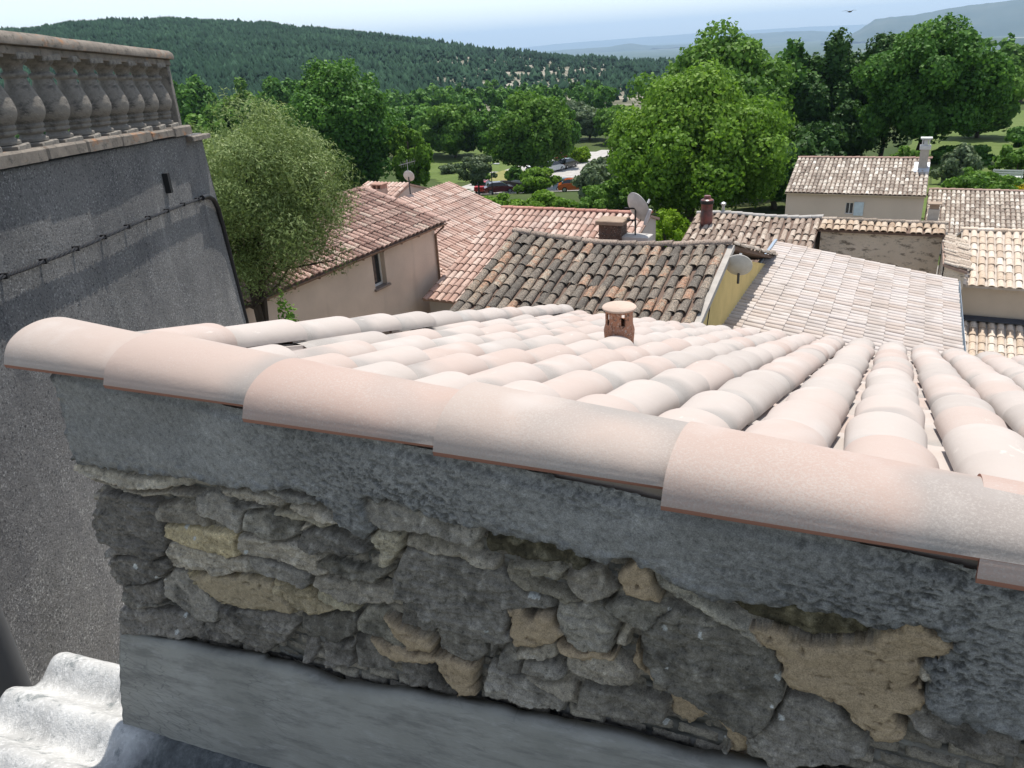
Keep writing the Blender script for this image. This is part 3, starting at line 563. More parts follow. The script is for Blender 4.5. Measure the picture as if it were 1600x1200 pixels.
ed=[np.stack([a,b,b+k0,a+k0],-1) for a,b in ((I[:-1,0],I[1:,0]),(I[:-1,-1],I[1:,-1]),(I[0,:-1],I[0,1:]),(I[-1,:-1],I[-1,1:]))]
m=M('weathered_flashing',.85,.25); c=m.ramp(m.noise(4,5,.6),[(.3,(.22,.215,.185)),(.7,(.33,.32,.28))])
c=m.mix(c,(.15,.145,.13),m.ramp(m.noise(5,7,.7,stretch=(.9,1.,6.),rot=(0,R(10),0)),[(.48,0.),(.64,.7)])); c=m.mix(c,(.36,.35,.32),m.ramp(m.noise(13,6,.75,stretch=(.6,1,3),rot=(0,R(10),0)),[(.56,0.),(.68,.55)]))
cr=m.vor(30,(.45,1,3.2),'DISTANCE_TO_EDGE'); crk=m.ramp(cr,[(.0,1.),(.05,0.)]); c=m.mix(c,(.07,.07,.07),m.math('MULTIPLY',crk,m.ramp(m.noise(2.4,4),[(.52,0.),(.62,.55)]))); m.color(c)
m.bump(m.noise(40,6,.7,stretch=(.6,1,3),rot=(0,R(10),0)),.002)
np_mesh('flashing',np.concatenate([VV,VV2])-so_,np.concatenate([Q,Q[:,::-1]+k0]+ed),m.m,shed,smooth=True)
mb=MB(); mb.tube([(-1.87,.952,sheet_z(-1.87)+.013)]+[(x,.947+.002*math.sin(x*20),sheet_z(x)+.012) for x in np.linspace(-1.7,1.4,40)],.0035,6); mb.v=[tuple(np.array(p)-so_) for p in mb.v]; mb.build('seam',plain('seam_mastic',(.06,.065,.065),.8),shed)
mb=MB(); mb.add([tuple(np.array(p)-so_) for p in [(-2.33,-.6,-6.5),(1.5,-.6,-6.5),(1.5,1.03,-6.5),(-2.33,1.03,-6.5),(-2.33,-.6,sheet_z(-2.33)-.04),(1.5,-.6,sheet_z(1.5)-.04),(1.5,1.03,sheet_z(1.5)-.04),(-2.33,1.03,sheet_z(-2.33)-.04)]],[(0,3,2,1),(4,5,6,7),(0,1,5,4),(1,2,6,5),(2,3,7,6),(3,0,4,7)])
mb.build('shed_wall',plain('shed_render',(.25,.24,.22),.95,bump=.01),shed)
# grey downpipe below the terrace wall
# ================================================================ TERRACE WALL WITH BALUSTRADE (left)
TA=R(121); td=np.array([math.cos(TA),math.sin(TA)]); tn=np.array([-math.sin(TA),math.cos(TA)])
def tw(a,b,z): return (a*td[0]+b*tn[0],a*td[1]+b*tn[1],z)
ter=empty('terrace_house',tw(9,3.9,-7),TA,'tall dark roughcast terrace wall at the left crowned by an old stone balustrade','terrace wall')
def sl(a): return -.042*(a-7)
def tl(p): # frame (a,b,z) with the fall of the terrace -> local
    return (p[0]-9,p[1]-3.9,p[2]+7+sl(p[0]))
m=M('dark_roughcast',.95,.25)
c=m.ramp(m.noise(1.1,6,.6,stretch=(1,1,.45)),[(.3,(.135,.133,.128)),(.5,(.19,.186,.18)),(.72,(.26,.25,.238))])
c=m.mix(c,(.07,.072,.078),m.ramp(m.noise(2.2,7,.7,stretch=(1.,1,.45)),[(.46,0.),(.66,.62)]))       # runs of damp
c=m.mix(c,(.42,.42,.40),m.ramp(m.noise(3.5,5,.6,stretch=(1.3,1,.2)),[(.60,0.),(.74,.35)]))          # lime runs
c=m.mix(c,(.46,.455,.44),m.math('MULTIPLY',m.ramp(m.noise(44,5,.75),[(.53,0.),(.62,.85)]),m.ramp(m.noise(2.6,4,.6),[(.36,.25),(.62,1.)]))); c=m.mix(c,(.035,.036,.04),m.ramp(m.noise(36,5,.75),[(.36,.85),(.46,0.)]))
sx_=m.n.new('ShaderNodeSeparateXYZ'); m.l.new(m.tc.outputs['Object'],sx_.inputs[0]); wz_=m.math('ADD',sx_.outputs[2],m.math('MULTIPLY',m.noise(.9,6,.6),1.6)); c=m.mix(m.mix(c,(1.75,1.72,1.66),1.,'MULTIPLY'),c,m.ramp(m.math('MULTIPLY',wz_,.14),[(.50,0.),(.72,1.)])); m.color(c); m.bump(m.noise(48,4,.75),.022,1.); m.bump(m.noise(150,3,.6),.006); m_rough=m.m  # lower wall coloured lighter, standing in for sunlight grazing it
m=M('old_balustrade_stone',.92,.2); c=m.ramp(m.noise(6,6,.65),[(.3,(.16,.145,.125)),(.7,(.28,.255,.22))]); c=m.mix(c,(.07,.068,.065),m.ramp(m.noise(9,6,.7),[(.5,0.),(.64,.75)])); c=m.mix(c,(.46,.43,.37),m.ramp(m.noise(38,5,.7),[(.6,0.),(.7,.6)])); m.color(c); m.bump(m.noise(70,6,.7),.009); m_bal=m.m
m=M('coping_stone',.92,.2); c=m.ramp(m.noise(5,6,.65),[(.3,(.15,.13,.11)),(.7,(.27,.235,.195))]); c=m.mix(c,(.42,.17,.05),m.ramp(m.noise(7,5,.6,stretch=(.5,1,1)),[(.57,0.),(.68,.5)])); c=m.mix(c,(.07,.07,.06),m.ramp(m.noise(15,6,.75),[(.53,0.),(.63,.7)])); m.color(c); m.bump(m.noise(60,6,.7),.009); m_cop=m.m
# wall as a dense, slightly uneven slab
a0,a1=3.0,12.02
ag=np.linspace(0,1,260); zg=np.linspace(0,1,220); u,v=np.meshgrid(ag,zg)
zz_=-7+v*(7-.72); aR=12.02+.16*np.clip(-1-zz_,0,9)*(1-np.clip((-4.2-zz_)/3,0,1)*0)
aa=a0+u*(aR-a0)
bb=3.6+.006*fbm(aa*.5,zz_*.5,2,201)+.003*fbm(aa*14,zz_*14,4,203)
zz2=zz_.copy(); Vv=np.stack([aa-9,bb-3.9,zz2+7+sl(aa)*np.clip((zz_+7)/6,0,1)],-1).reshape(-1,3)
I=np.arange(u.size).reshape(u.shape); Q=np.stack([I[:-1,:-1],I[:-1,1:],I[1:,1:],I[1:,:-1]],-1).reshape(-1,4)
Vb=Vv.copy(); Vb[:,1]=.55; k0=len(Vv)
ed=[np.stack([a,b,b+k0,a+k0],-1) for a,b in ((I[:-1,0],I[1:,0]),(I[:-1,-1],I[1:,-1]),(I[0,:-1],I[0,1:]),(I[-1,:-1],I[-1,1:]))]
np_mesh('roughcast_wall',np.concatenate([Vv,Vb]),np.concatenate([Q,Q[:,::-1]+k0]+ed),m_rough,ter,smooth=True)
T=tl
mb=MB()
# ledge under the balusters, in blocks with open joints
xs_=[3.0,4.3,5.3,6.4,7.35,8.15,9.0,9.9,10.7,11.42]
for i in range(len(xs_)-1):
    mb.bev(xs_[i]+.004,xs_[i+1]-.004,3.53+rng.normal(0,.004),3.95,-.70+rng.normal(0,.008),-.585+rng.normal(0,.005),.02,T)
mb.build('ledge',m_cop,ter)
mb=MB(); mb.bev(11.3,12.12,3.50,4.0,-.80,-.735,.012,T); mb.build('end_slab',m_cop,ter)
# hand rail with a rounded nose
pr=[(3.55,.235),(3.545,.27),(3.56,.31),(3.60,.34),(3.70,.355),(3.82,.35),(3.90,.32),(3.93,.27),(3.92,.235)]
mb=MB()
n=70; xs_=np.linspace(3.0,11.36,n); V=[];F=[]
for i,x in enumerate(xs_):
    j=.006*float(fbm(np.array([x*2.]),np.array([0.]),3,5)[0])
    for (b,z) in pr: V.append(T((x,b+j,z+j)))
k=len(pr)
for i in range(n-1):
    for e in range(k): F.append((i*k+e,i*k+(e+1)%k,(i+1)*k+(e+1)%k,(i+1)*k+e))
F.append(tuple(range(k))); F.append(tuple(range((n-1)*k,n*k))); mb.add(V,F); mb.bev(3.,11.34,3.60,3.88,.165,.236,.012,T)
mb.build('handrail',m_cop,ter,True)
prof=[(.0,.0),(.075,.0),(.088,.012),(.088,.035),(.07,.05),(.062,.07),(.078,.085),(.082,.10),(.074,.118),(.083,.135),(.084,.15),(.078,.165),(.096,.20),(.108,.24),(.112,.28),(.109,.32),(.100,.37),(.086,.42),(.072,.47),(.062,.51),(.059,.54),(.07,.555),(.074,.572),(.066,.59),(.052,.60),(.055,.63),(.066,.655),(.084,.675),(.088,.69),(.088,.71),(0.,.71)]
bm_=MB(); bm_.lathe(prof[1:-1],(0,0,.05),28); bm_.bev(-.105,.105,-.105,.105,0,.055,.008); bm_.bev(-.10,.10,-.10,.10,.745,.80,.008)
first=None
for i in range(15):
    a=10.97-.487*i; p=T((a,3.74,-.60))
    if first is None: first=bm_.build('baluster',m_bal,ter,True); o=first
    else: o=first.copy(); C.objects.link(o); o.parent=ter
    o.location=p; o.scale=(1.55,1.45,.985); o.rotation_euler=(0,0,rng.normal(0,.12))
mb=MB(); mb.bev(11.24,11.34,3.62,3.86,-.59,.17,.01,T); mb.build('end_post',m_bal,ter)
# cable stapled along the wall, then a conduit down the corner
cab=empty('wall_cable',tw(9,3.6,-1.6),TA,'black twisted cable clipped across the dark terrace wall, turning down its corner','cable')
def cl(p): return (p[0]-9,p[1]-3.6,p[2]+1.6)
path=[(3.2,3.56,-1.30),(5.2,3.56,-1.37),(6.18,3.56,-1.44),(6.67,3.56,-1.475),(7.64,3.56,-1.535),(8.95,3.56,-1.59),(10.47,3.56,-1.68),(11.35,3.56,-1.745)]
def along(pts,t):
    n=len(pts)-1; k=min(int(t*n),n-1); f=t*n-k; return tuple(pts[k][i]*(1-f)+pts[k+1][i]*f for i in range(3))
m_blk=plain('black_rubber',(.018,.018,.02),.55)
mb=MB()
for s in range(3):
    pts=[]
    for i in range(260):
        t=i/259; p=along(path,t); a=t*150+s*2*PI/3; pts.append(cl((p[0],p[1]+.009*math.sin(a),p[2]+.010*math.cos(a)-.004*abs(math.sin(p[0]*PI/.62)))))
    mb.tube(pts,.0085,6)
mb.build('twisted_cable',m_blk,cab,True)
for i in range(13):
    a=3.7+.62*i
    p=[q for q in [along(path,t) for t in np.linspace(0,1,400)] if abs(q[0]-a)<.03]
    if not p: continue
    p=p[0]; mb=MB(); mb.box(-.012,.012,-.006,.06,-.026,.02); 
    o=mb.build('clip',m_blk,cab); o.location=cl((a,3.545,p[2]))
pts=[cl(p) for p in [(11.3,3.55,-1.74),(11.55,3.55,-1.76),(11.78,3.55,-1.84),(11.95,3.56,-2.0),(12.08,3.58,-2.3),(12.2,3.59,-3.0),(12.36,3.6,-3.9),(12.6,3.6,-5.4)]]
mb=MB(); mb.tube(pts,.036,10); mb.build('conduit',m_blk,cab,True)
mb=MB(); mb.box(10.09,10.17,3.53,3.60,-1.34,-1.10,T); mb.build('vent_slot',plain('slot_dark',(.02,.02,.02),.9),ter)
dp=empty('downpipe',tw(4.2,3.30,-7),TA,'broad dark grey downpipe at the lower left edge in front of the terrace wall','downpipe')
mb=MB(); mb.tube([(0,0,0),(0,0,6.2)],.16,28); mb.build('pipe',plain('grey_zinc',(.13,.135,.14),.55,.3,.1,3),dp,True)
mb=MB(); mb.tube([(0,0,2.2),(0,0,2.28)],.172,28); mb.build('bracket',plain('grey_bracket',(.1,.1,.1),.6,.3),dp,True)
# ================================================================ VILLAGE HOUSES
def wallmat(name,c,stain=.25,scale=1.5,bump=.006,streak=True):
    m=M(name,.92,.15); x=m.ramp(m.noise(scale,6,.6),[(.3,tuple(v*(1-stain) for v in c)),(.7,tuple(min(1,v*(1+stain*.5)) for v in c))])
    if streak: x=m.mix(x,tuple(v*.6 for v in c),m.ramp(m.noise(scale*2,5,.6,stretch=(1,1,.2)),[(.58,0.),(.75,.5)]))
    m.color(x); m.bump(m.noise(40,5,.6),bump); return m.m
def house(name,label,x0,x1,yr,zr,ye,ze,zb,wall,tile,orient='S',over=.22,back=3.,expo=.35,pitch=.21,backdrop=.3,ridge=True,rcol=None,cat='house',hole=None,group=None,w=(.072,.088),h=(.055,.064),verge=True,clip=None,deck=None,vjit=0.,nseg=8,frontwall=True,warp=None,L=None):
    """orient S: ridge along X from x0 to x1 at Y=yr, slope falls to Y=ye (<yr). orient E: ridge along Y (x0,x1 are Y), slope falls toward +X from X=yr to X=ye."""
    run=abs(ye-yr); drop=zr-ze; SL=math.hypot(run,drop); L=L or (x1-x0)
    if orient=='S': loc=(x0,yr,zb); rz=0
    else: loc=(yr,x0,zb); rz=PI/2
    root=empty(name,loc,rz,label,cat,group); z0=zr-zb
    D=np.array([0,-run/SL,-drop/SL]); N=np.array([0,-drop/SL,run/SL])
    if N[2]<0: N=-N
    A=np.array([1.,0,0])
    n_=max(2,int(round(L/pitch))); pt=L/n_; nc=max(2,int(round(SL/expo))); ex=SL/nc
    P=[]
    for i in range(n_):
        for j in range(nc):
            p=np.array([(i+.5)*pt,0,z0])+D*(j*ex)+N*.03
            if clip and not clip(p[0],j*ex): continue
            P.append(p+np.array([rng.normal(0,vjit),0,rng.normal(0,vjit*.5)]))
    pr=tile_proto(ex*1.22,w[0],w[1],h[0],h[1],.011,nseg,lift=.014)
    tile_field('roof_tiles',P,A,D,N,pr,[tile,tile],root,jit=.004+vjit,rot=.014+vjit,warp=warp)
    if clip is None:
        mb=MB(); slope=drop/run; yb=back; zbk=z0-back*slope
        # deck slab: front and back slopes as one solid
        for q_ in range(14):
            mb.prism([(0,z0+.02),(-run,z0-drop+.02),(-run,z0-drop-.05),(0,z0-.05),(yb,zbk-.05),(yb,zbk+.02)],L*q_/14,L*(q_+1)/14)
        if warp is not None: mb.v=[tuple(p) for p in warp(np.array(mb.v))]
        mb.build('roof_deck',deck or tile_shaded,root)
        # back slope tiles (coarse)
    if ridge:
        m_=max(2,int(L/.36)); P=[(i*L/m_,0,z0+.045) for i in range(m_)]
        tile_field('ridge_tile_row',P,np.array([0,1.,0]),np.array([1.,0,0]),np.array([0,0,1.]),tile_proto(L/m_*1.15,.095,.11,.075,.085,.012,8,lift=.012),[rcol or tile]*2,root,jit=.006,rot=.02,warp=warp)
    # walls
    yo=-run+over; ws=drop/run
    zsg=.22 if warp is not None else .055
    zf=z0-(run-over)*ws-zsg; prof=[(yo,0),(yo,zf),(0,z0-zsg),(back-over,z0-(back-over)*ws-zsg),(back-over,0)]
    e=.06
    if hole is None:
        mb=MB(); mb.prism(prof,e,L-e); mb.build('wall',wall,root)
    else:
        hx0,hx1,hz0,hz1,dep=hole; mb=MB()
        v=[(e,yo,0),(L-e,yo,0),(L-e,yo,zf),(e,yo,zf),(hx0,yo,hz0),(hx1,yo,hz0),(hx1,yo,hz1),(hx0,yo,hz1),(hx0,yo+dep,hz0),(hx1,yo+dep,hz0),(hx1,yo+dep,hz1),(hx0,yo+dep,hz1),
           (e,0,z0-.055),(L-e,0,z0-.055),(e,back-over,0),(L-e,back-over,0),(e,back-over,prof[3][1]),(L-e,back-over,prof[3][1])]
        mb.add(v,[(0,1,5,4),(1,2,6,5),(2,3,7,6),(3,0,4,7),(4,5,9,8),(5,6,10,9),(6,7,11,10),(7,4,8,11),(0,3,12,16,14),(1,15,17,13,2),(3,2,13,12),(12,13,17,16),(14,16,17,15),(0,14,15,1)])
        mb.build('wall',wall,root)
    return root,dict(z0=z0,run=run,drop=drop,L=L,yo=yo,zf=zf,D=D,N=N,slope=ws)
tile_shaded=plain('channel_clay_shaded',(.16,.11,.085),.95)  # deck coloured dark to carry the shadow between the tile ranks
tile_mid=plain('channel_clay',(.34,.24,.19),.95); tile_pale=plain('channel_clay_pale',(.50,.44,.38),.95)
m_glass=M('window_glass',.08,.6); m_glass.color((.02,.025,.03)); m_glass=m_glass.m
m_white=plain('white_paint',(.72,.72,.70),.5,var=.05)
# --- old blackened roof with yellow gable
c_old=clay('old_lichened_clay',[(.0,(.12,.10,.082)),(.25,(.18,.15,.12)),(.5,(.26,.21,.165)),(.68,(.34,.275,.21)),(.80,(.40,.30,.21)),(.88,(.46,.24,.14)),(.95,(.52,.34,.23)),(1,(.48,.40,.30))],lichen=.75,lc=(.045,.042,.038),spots=.5,sc=(.42,.40,.33),scale=1.6,bump=.008)
m_yel=wallmat('yellow_render',(.64,.48,.20),.12,2.,streak=False)
def sag(V):
    V=V.copy(); t=np.clip((V[:,0])/4.62,0,1.3); V[:,2]-=.16*np.sin(np.clip(t,0,1)*PI)*1.0; return V
h1,i1=house('old_house','old house with a blackened lichened tile roof and a yellow gable',-7.57,-2.95,14.85,-3.76,11.2,-4.83,-9.5,m_yel,c_old,back=6.0,expo=.40,pitch=.21,vjit=.008,w=(.072,.092),h=(.055,.066),rcol=clay('old_ridge_clay',[(0,(.25,.19,.15)),(1,(.38,.29,.23))],lichen=.5,spots=.5,scale=1.5,bump=.006),warp=sag,nseg=10)
mb=MB()   # mortar verge along the right edge
for s in (0,):
    a=np.array([4.62,0,i1['z0']]); 
    mb.add([tuple(a+i1['D']*0+i1['N']*.02+np.array([-.02,0,0])),tuple(a+i1['D']*3.8+i1['N']*.02+np.array([-.02,0,0])),tuple(a+i1['D']*3.8+i1['N']*.02+np.array([.09,0,0])),tuple(a+i1['N']*.02+np.array([.09,0,0])),
            tuple(a-i1['N']*.09+np.array([-.02,0,0])),tuple(a+i1['D']*3.8-i1['N']*.09+np.array([-.02,0,0])),tuple(a+i1['D']*3.8-i1['N']*.09+np.array([.09,0,0])),tuple(a-i1['N']*.09+np.array([.09,0,0]))],[(0,1,2,3),(7,6,5,4),(0,4,5,1),(1,5,6,2),(2,6,7,3),(3,7,4,0)])
mb.build('verge_mortar',plain('grey_verge',(.40,.37,.33),.9,bump=.01),h1)
# crack down the yellow gable
mb=MB(); mb.tube([(4.565,-1.05,i1['z0']-.5),(4.565,-1.4,i1['z0']-1.2),(4.565,-1.5,i1['z0']-1.7),(4.565,-1.9,i1['z0']-2.6)],.012,5); mb.build('downpipe_cable',m_blk,h1)
# --- rubble ridge behind it with a low wall
c_brown=clay('brown_old_clay',[(0,(.22,.17,.13)),(.4,(.32,.255,.2)),(.7,(.42,.34,.27)),(1,(.50,.42,.34))],lichen=.45,spots=.6,scale=1.4,bump=.006)
m_greywall=wallmat('grey_old_render',(.36,.34,.31),.25,2.)
P=[np.array([4.62,k*.36,i1['z0']+.03-k*.36*i1['slope']]) for k in range(17)]; D_b=np.array([0,math.cos(.284),-math.sin(.284)])
tile_field('verge_tile_row',P,np.array([1.,0,0]),D_b,np.array([0,math.sin(.284),math.cos(.284)]),tile_proto(.44,.08,.1,.065,.08,.012,8,lift=.012),[c_brown]*2,h1,jit=.012,rot=.05)
# --- new white ribbed roof falling to the right
c_new=clay('white_slipped_clay',[(0,(.40,.33,.28)),(.3,(.46,.395,.35)),(.6,(.50,.45,.41)),(1,(.45,.40,.37))],patch=((.36,.31,.27),2.0,.5,.6),rough=.6,bump=.001)
m_tan=wallmat('tan_render',(.60,.50,.385),.1,1.,streak=False)
h2,i2=house('white_roof_house','house with a new white ribbed tile roof falling to the right',14.6,22.0,-3.12,-5.43,1.27,-6.16,-11,m_tan,c_new,'E',back=.12,over=.3,expo=.37,pitch=.205,w=(.078,.092),h=(.052,.06),ridge=False,deck=tile_pale)
m_zinc=plain('zinc',(.30,.36,.42),.45,.5,.1,3)
mb=MB(); 
prof=[(.075*math.cos(a),.075*math.sin(a)) for a in np.linspace(PI,2*PI,9)]+[(.069*math.cos(a),.069*math.sin(a)) for a in np.linspace(2*PI,PI,9)]
def gutter(root,x0,x1,y,z,mat,r=.075):
    k=r/.075; mb=MB(); mb.prism([(y+a*k,z+b*k) for a,b in prof],x0,x1); return mb.build('gutter',mat,root,True)
gutter(h2,0,i2['L']+.1,-i2['run']-.06,i2['z0']-i2['drop']-.0,m_zinc,.1)
mb=MB(); mb.tube([(i2['L']-.02,-i2['run']-.06,i2['z0']-i2['drop']-.08),(i2['L']-.02,-i2['run']-.06,.1)],.045,10); mb.build('downpipe',m_zinc,h2,True)
mb=MB(); mb.prism([(-.02,i2['z0']+.015),(-.02,i2['z0']+.12),(.05,i2['z0']+.12),(.05,i2['z0']+.015)],.2,i2['L']); mb.build('abutment_flashing',m_zinc,h2)
# --- house with the red roof and window (left)
c_red=clay('red_clay',[(0,(.21,.115,.09)),(.35,(.28,.16,.125)),(.65,(.34,.225,.18)),(.85,(.48,.30,.24)),(1,(.44,.34,.27))],lichen=.45,spots=.35,scale=1.2,bump=.004)
m_pinkw=wallmat('pinkish_render',(.66,.54,.44),.15,.8)
h3,i3=house('red_roof_house','house with a red tile roof and one white window, right of the olive tree',11.2,19.11,-14.67,-3.78,-12.0,-4.63,-9.3,m_pinkw,c_red,'E',back=2.6,over=.3,expo=.36,hole=(4.74,5.28,-5.74+9.3,-4.66+9.3,.22),ridge=True,deck=tile_shaded)
m_bg=plain('brown_gutter',(.20,.13,.09),.5,.2)
gutter(h3,-.1,i3['L']+.05,-i3['run']-.05,i3['z0']-i3['drop']-.02,m_bg,.06)
for k in range(9): 
    mb=MB(); mb.box(-.012,.012,-.02,.12,-.07,-.0); o=mb.build('gutter_bracket',m_bg,h3); o.location=(.6+k*.85,-i3['run']-.02,i3['z0']-i3['drop']-.05)
mb=MB(); mb.tube([(i3['L']-.08,-i3['run']-.05,i3['z0']-i3['drop']-.1),(i3['L']-.10,i3['yo']-.05,i3['z0']-i3['drop']-.35),(i3['L']-.10,i3['yo']-.05,.1)],.035,8); mb.build('downpipe',m_bg,h3,True)
yo=i3['yo']; win=MB(); hx0,hx1,hz0,hz1=4.74,5.28,3.56,4.64
for a in ((hx0,hx0+.05,hz0,hz1),(hx1-.05,hx1,hz0,hz1),(hx0+.05,hx1-.05,hz0,hz0+.06),(hx0+.05,hx1-.05,hz1-.05,hz1)): win.box(a[0],a[1],yo+.14,yo+.2,a[2],a[3])
wf=win.build('window',m_white,h3); mb=MB(); mb.box(hx0+.05,hx1-.05,yo+.165,yo+.175,hz0+.06,hz1-.05); mb.build('pane',m_glass,wf)
mb=MB(); mb.box(hx0-.06,hx1+.08,yo-.07,yo+.13,hz0-.05,hz0+.004); mb.build('sill',plain('stone_sill',(.25,.2,.17),.9),wf)
mb=MB(); zt=i3['z0']-i3['drop']   # verge tiles of the gable
P=[np.array([i3['L']-.02,0,i3['z0']+.05])+i3['D']*(j*.36) for j in range(8)]
tile_field('verge_tile_row',P,np.array([1.,0,0]),i3['D'],i3['N'],tile_proto(.44,.085,.1,.07,.08,.012,8,lift=.012),[clay('verge_clay',[(0,(.40,.25,.2)),(1,(.5,.34,.28))],lichen=.3,scale=1.3)]*2,h3)
# chimney of the red roof: pots like little arches
def chimney(parent,loc,w,d,h,mat,cap,name='chimney',open_=True):
    mb=MB(); x,y,z=loc; mb.bev(x-w/2,x+w/2,y-d/2,y+d/2,z-.6,z+h,.01); o=mb.build(name,mat,parent)
    mb=MB()
    if open_:
        for sx in (-1,0,1):
            mb.box(x+sx*(w/2-.035)-.03,x+sx*(w/2-.035)+.03,y-d/2+.01,y+d/2-.01,z+h+.001,z+h+.15)
        mb.bev(x-w/2-.04,x+w/2+.04,y-d/2-.04,y+d/2+.04,z+h+.15,z+h+.20,.015)
    else:
        mb.bev(x-w/2-.04,x+w/2+.04,y-d/2-.04,y+d/2+.04,z+h+.001,z+h+.06,.015)
    mb.build('chimney_cap',cap,o); return o
m_terra=plain('terracotta_pots',(.34,.20,.15),.9,bump=.01,var=.25)
chimney(h3,(i3['L']+.0-.75+.0,.9,i3['z0']-.15),.4,.45,.55,plain('chimney_render',(.38,.29,.24),.9),m_terra)
m_greyw2=wallmat('dull_render',(.45,.41,.37),.15,1.)
c_pink=clay('pink_clay',[(0,(.36,.22,.17)),(.35,(.45,.295,.235)),(.7,(.53,.38,.31)),(1,(.56,.44,.37))],patch=((.34,.24,.20),1.1,.5,.6),lichen=.12,spots=.25,scale=1.1,bump=.003)
h4,i4=house('pink_roof_house','large house with a broad pink tile roof, right behind the red roof',19.45,27.79,-17.0,-5.09,-12.1,-7.02,-11.5,m_pinkw,c_pink,'E',back=3,expo=.42,pitch=.205,ridge=False,deck=tile_mid)
h5,i5=house('chimney_house','house with a pink tile roof, red ridge and square brick chimney',-11.96,-6.9,22.74,-4.98,17.6,-6.49,-11,m_greyw2,c_pink,'S',back=.9,pitch=.215,expo=.38,deck=tile_mid,rcol=clay('red_ridge',[(0,(.40,.19,.14)),(1,(.5,.26,.2))],lichen=.2),w=(.075,.09))
m_brick=clay('old_brick',[(0,(.13,.08,.06)),(1,(.20,.13,.1))],lichen=.5,spots=.3,bump=.01)
ch=MB(); ch.bev(4.14,4.80,-2.05,-1.5,5.2,6.16,.01)
for z in (5.55,5.85): ch.box(4.12,4.82,-2.07,-1.48,z,z+.025)
c5=ch.build('chimney',m_brick,h5); mb=MB(); mb.bev(4.06,4.88,-2.13,-1.42,6.16,6.27,.02); mb.build('chimney_cap',plain('brown_slab',(.30,.22,.16),.9,bump=.01),c5)
c_h6=clay('brown_clay',[(0,(.20,.145,.11)),(.3,(.29,.215,.165)),(.6,(.38,.29,.225)),(.85,(.46,.37,.29)),(1,(.52,.44,.36))],lichen=.4,spots=.5,scale=1.2,bump=.005)
h6,i6=house('brown_roof_house','house with an old brown tile roof and a dark red chimney pot',-6.5,-2.45,26.7,-5.74,23.3,-6.62,-11.5,m_greyw2,c_h6,'S',back=2,pitch=.215,expo=.37,vjit=.012,rcol=plain('grey_mortar_ridge',(.40,.38,.35),.9,bump=.01),warp=lambda V:V+np.array([0,0,1.])*(.035*np.sin(V[:,0:1]*1.7)))
pot=MB(); pot.lathe([(.20,-.35),(.20,.25),(.19,.27),(.19,.55),(.205,.56),(.205,.68),(.17,.70),(.12,.72),(.11,.80),(.10,.82),(.02,.82)],(0,0,0),18)
m_pot=M('glazed_red_pot',.35,.5); m_pot.color(m_pot.ramp(m_pot.noise(4,4),[(.35,(.05,.02,.015)),(.6,(.20,.05,.035))]))
o=pot.build('chimney',m_pot.m,h6,True); o.location=(.52,-.75,i6['z0']-.02); cp=MB(); cp.lathe([(.215,0),(.22,.01),(.22,.09),(.20,.11),(.02,.11)],(0,0,.56),18); cp.build('chimney_cap',plain('black_cowl',(.03,.03,.03),.4,.4),o,True)
mb=MB(); mb.lathe([(.05,-.1),(.05,.22),(.09,.24),(.09,.30),(.03,.34)],(0,0,0),12); o=mb.build('flue',plain('aluminium',(.5,.5,.5),.4,.7),h6,True); o.location=(.88,.1,i6['z0']+.1)
# stone walled house with one row of tiles on its wall
m=M('rubble_and_lime',.95,.15); v=m.noise(3.2,6,.7,stretch=(1,1,2.2)); c=m.ramp(m.noise(1.2,5),[(.3,(.64,.55,.43)),(.7,(.76,.66,.53))]); c=m.mix(c,(.16,.13,.095),m.ramp(v,[(.52,0.),(.63,.85)])); c=m.mix(c,(.42,.38,.30),m.ramp(m.noise(12,5,.7,stretch=(1,1,1.8)),[(.58,0.),(.68,.6)])); m.color(c); m.bump(m.noise(9,6,.7,stretch=(1,1,2)),.05); m_stonew=m.m
c_h7=clay('ochre_clay',[(0,(.36,.26,.18)),(.5,(.47,.36,.255)),(1,(.54,.44,.34))],lichen=.25,spots=.3,bump=.004)
h7,i7=house('stone_walled_house','house whose tall rubble stone wall carries a single row of ochre tile ends',-2.42,1.08,26.35,-5.70,25.75,-5.86,-11.5,m_stonew,c_h7,'S',over=.18,back=2.5,pitch=.2,expo=.36,w=(.08,.095),h=(.06,.07),vjit=.008,rcol=c_brown)
# small slope to the right of it, ribs across
c_h8=clay('worn_beige_clay',[(0,(.40,.31,.24)),(.5,(.50,.41,.32)),(1,(.57,.49,.40))],lichen=.3,spots=.3,bump=.005)
h8,i8=house('narrow_roof_house','narrow worn tile slope between the rubble stone wall and the beige tiled roof',23.6,26.6,1.52,-5.95,1.02,-6.20,-11,m_stonew,c_h8,'S' if 0 else 'E',back=.3,over=.05,ridge=False,pitch=.17,vjit=.02) if 0 else (None,None)
h8,i8=house('narrow_roof_house','narrow worn tile slope between the rubble stone wall and the beige tiled roof',22.9,26.4,1.04,-5.98,1.62,-6.16,-11,m_stonew,c_h8,'E',back=.02,over=.05,ridge=False,pitch=.17,vjit=.018,deck=tile_mid,w=(.06,.078))
c_h9=clay('beige_clay',[(0,(.46,.36,.27)),(.35,(.56,.45,.345)),(.7,(.63,.53,.43)),(1,(.66,.58,.49))],lichen=.08,spots=.15,bump=.002)
h9,i9=house('beige_roof_house','house with a beige tile roof over a plain sand coloured wall, at the right edge',1.55,4.6,27.0,-5.98,24.0,-6.82,-11.5,m_tan,c_h9,'S',over=.22,back=2.5,pitch=.218,expo=.37,deck=tile_pale,w=(.078,.092),h=(.06,.068))
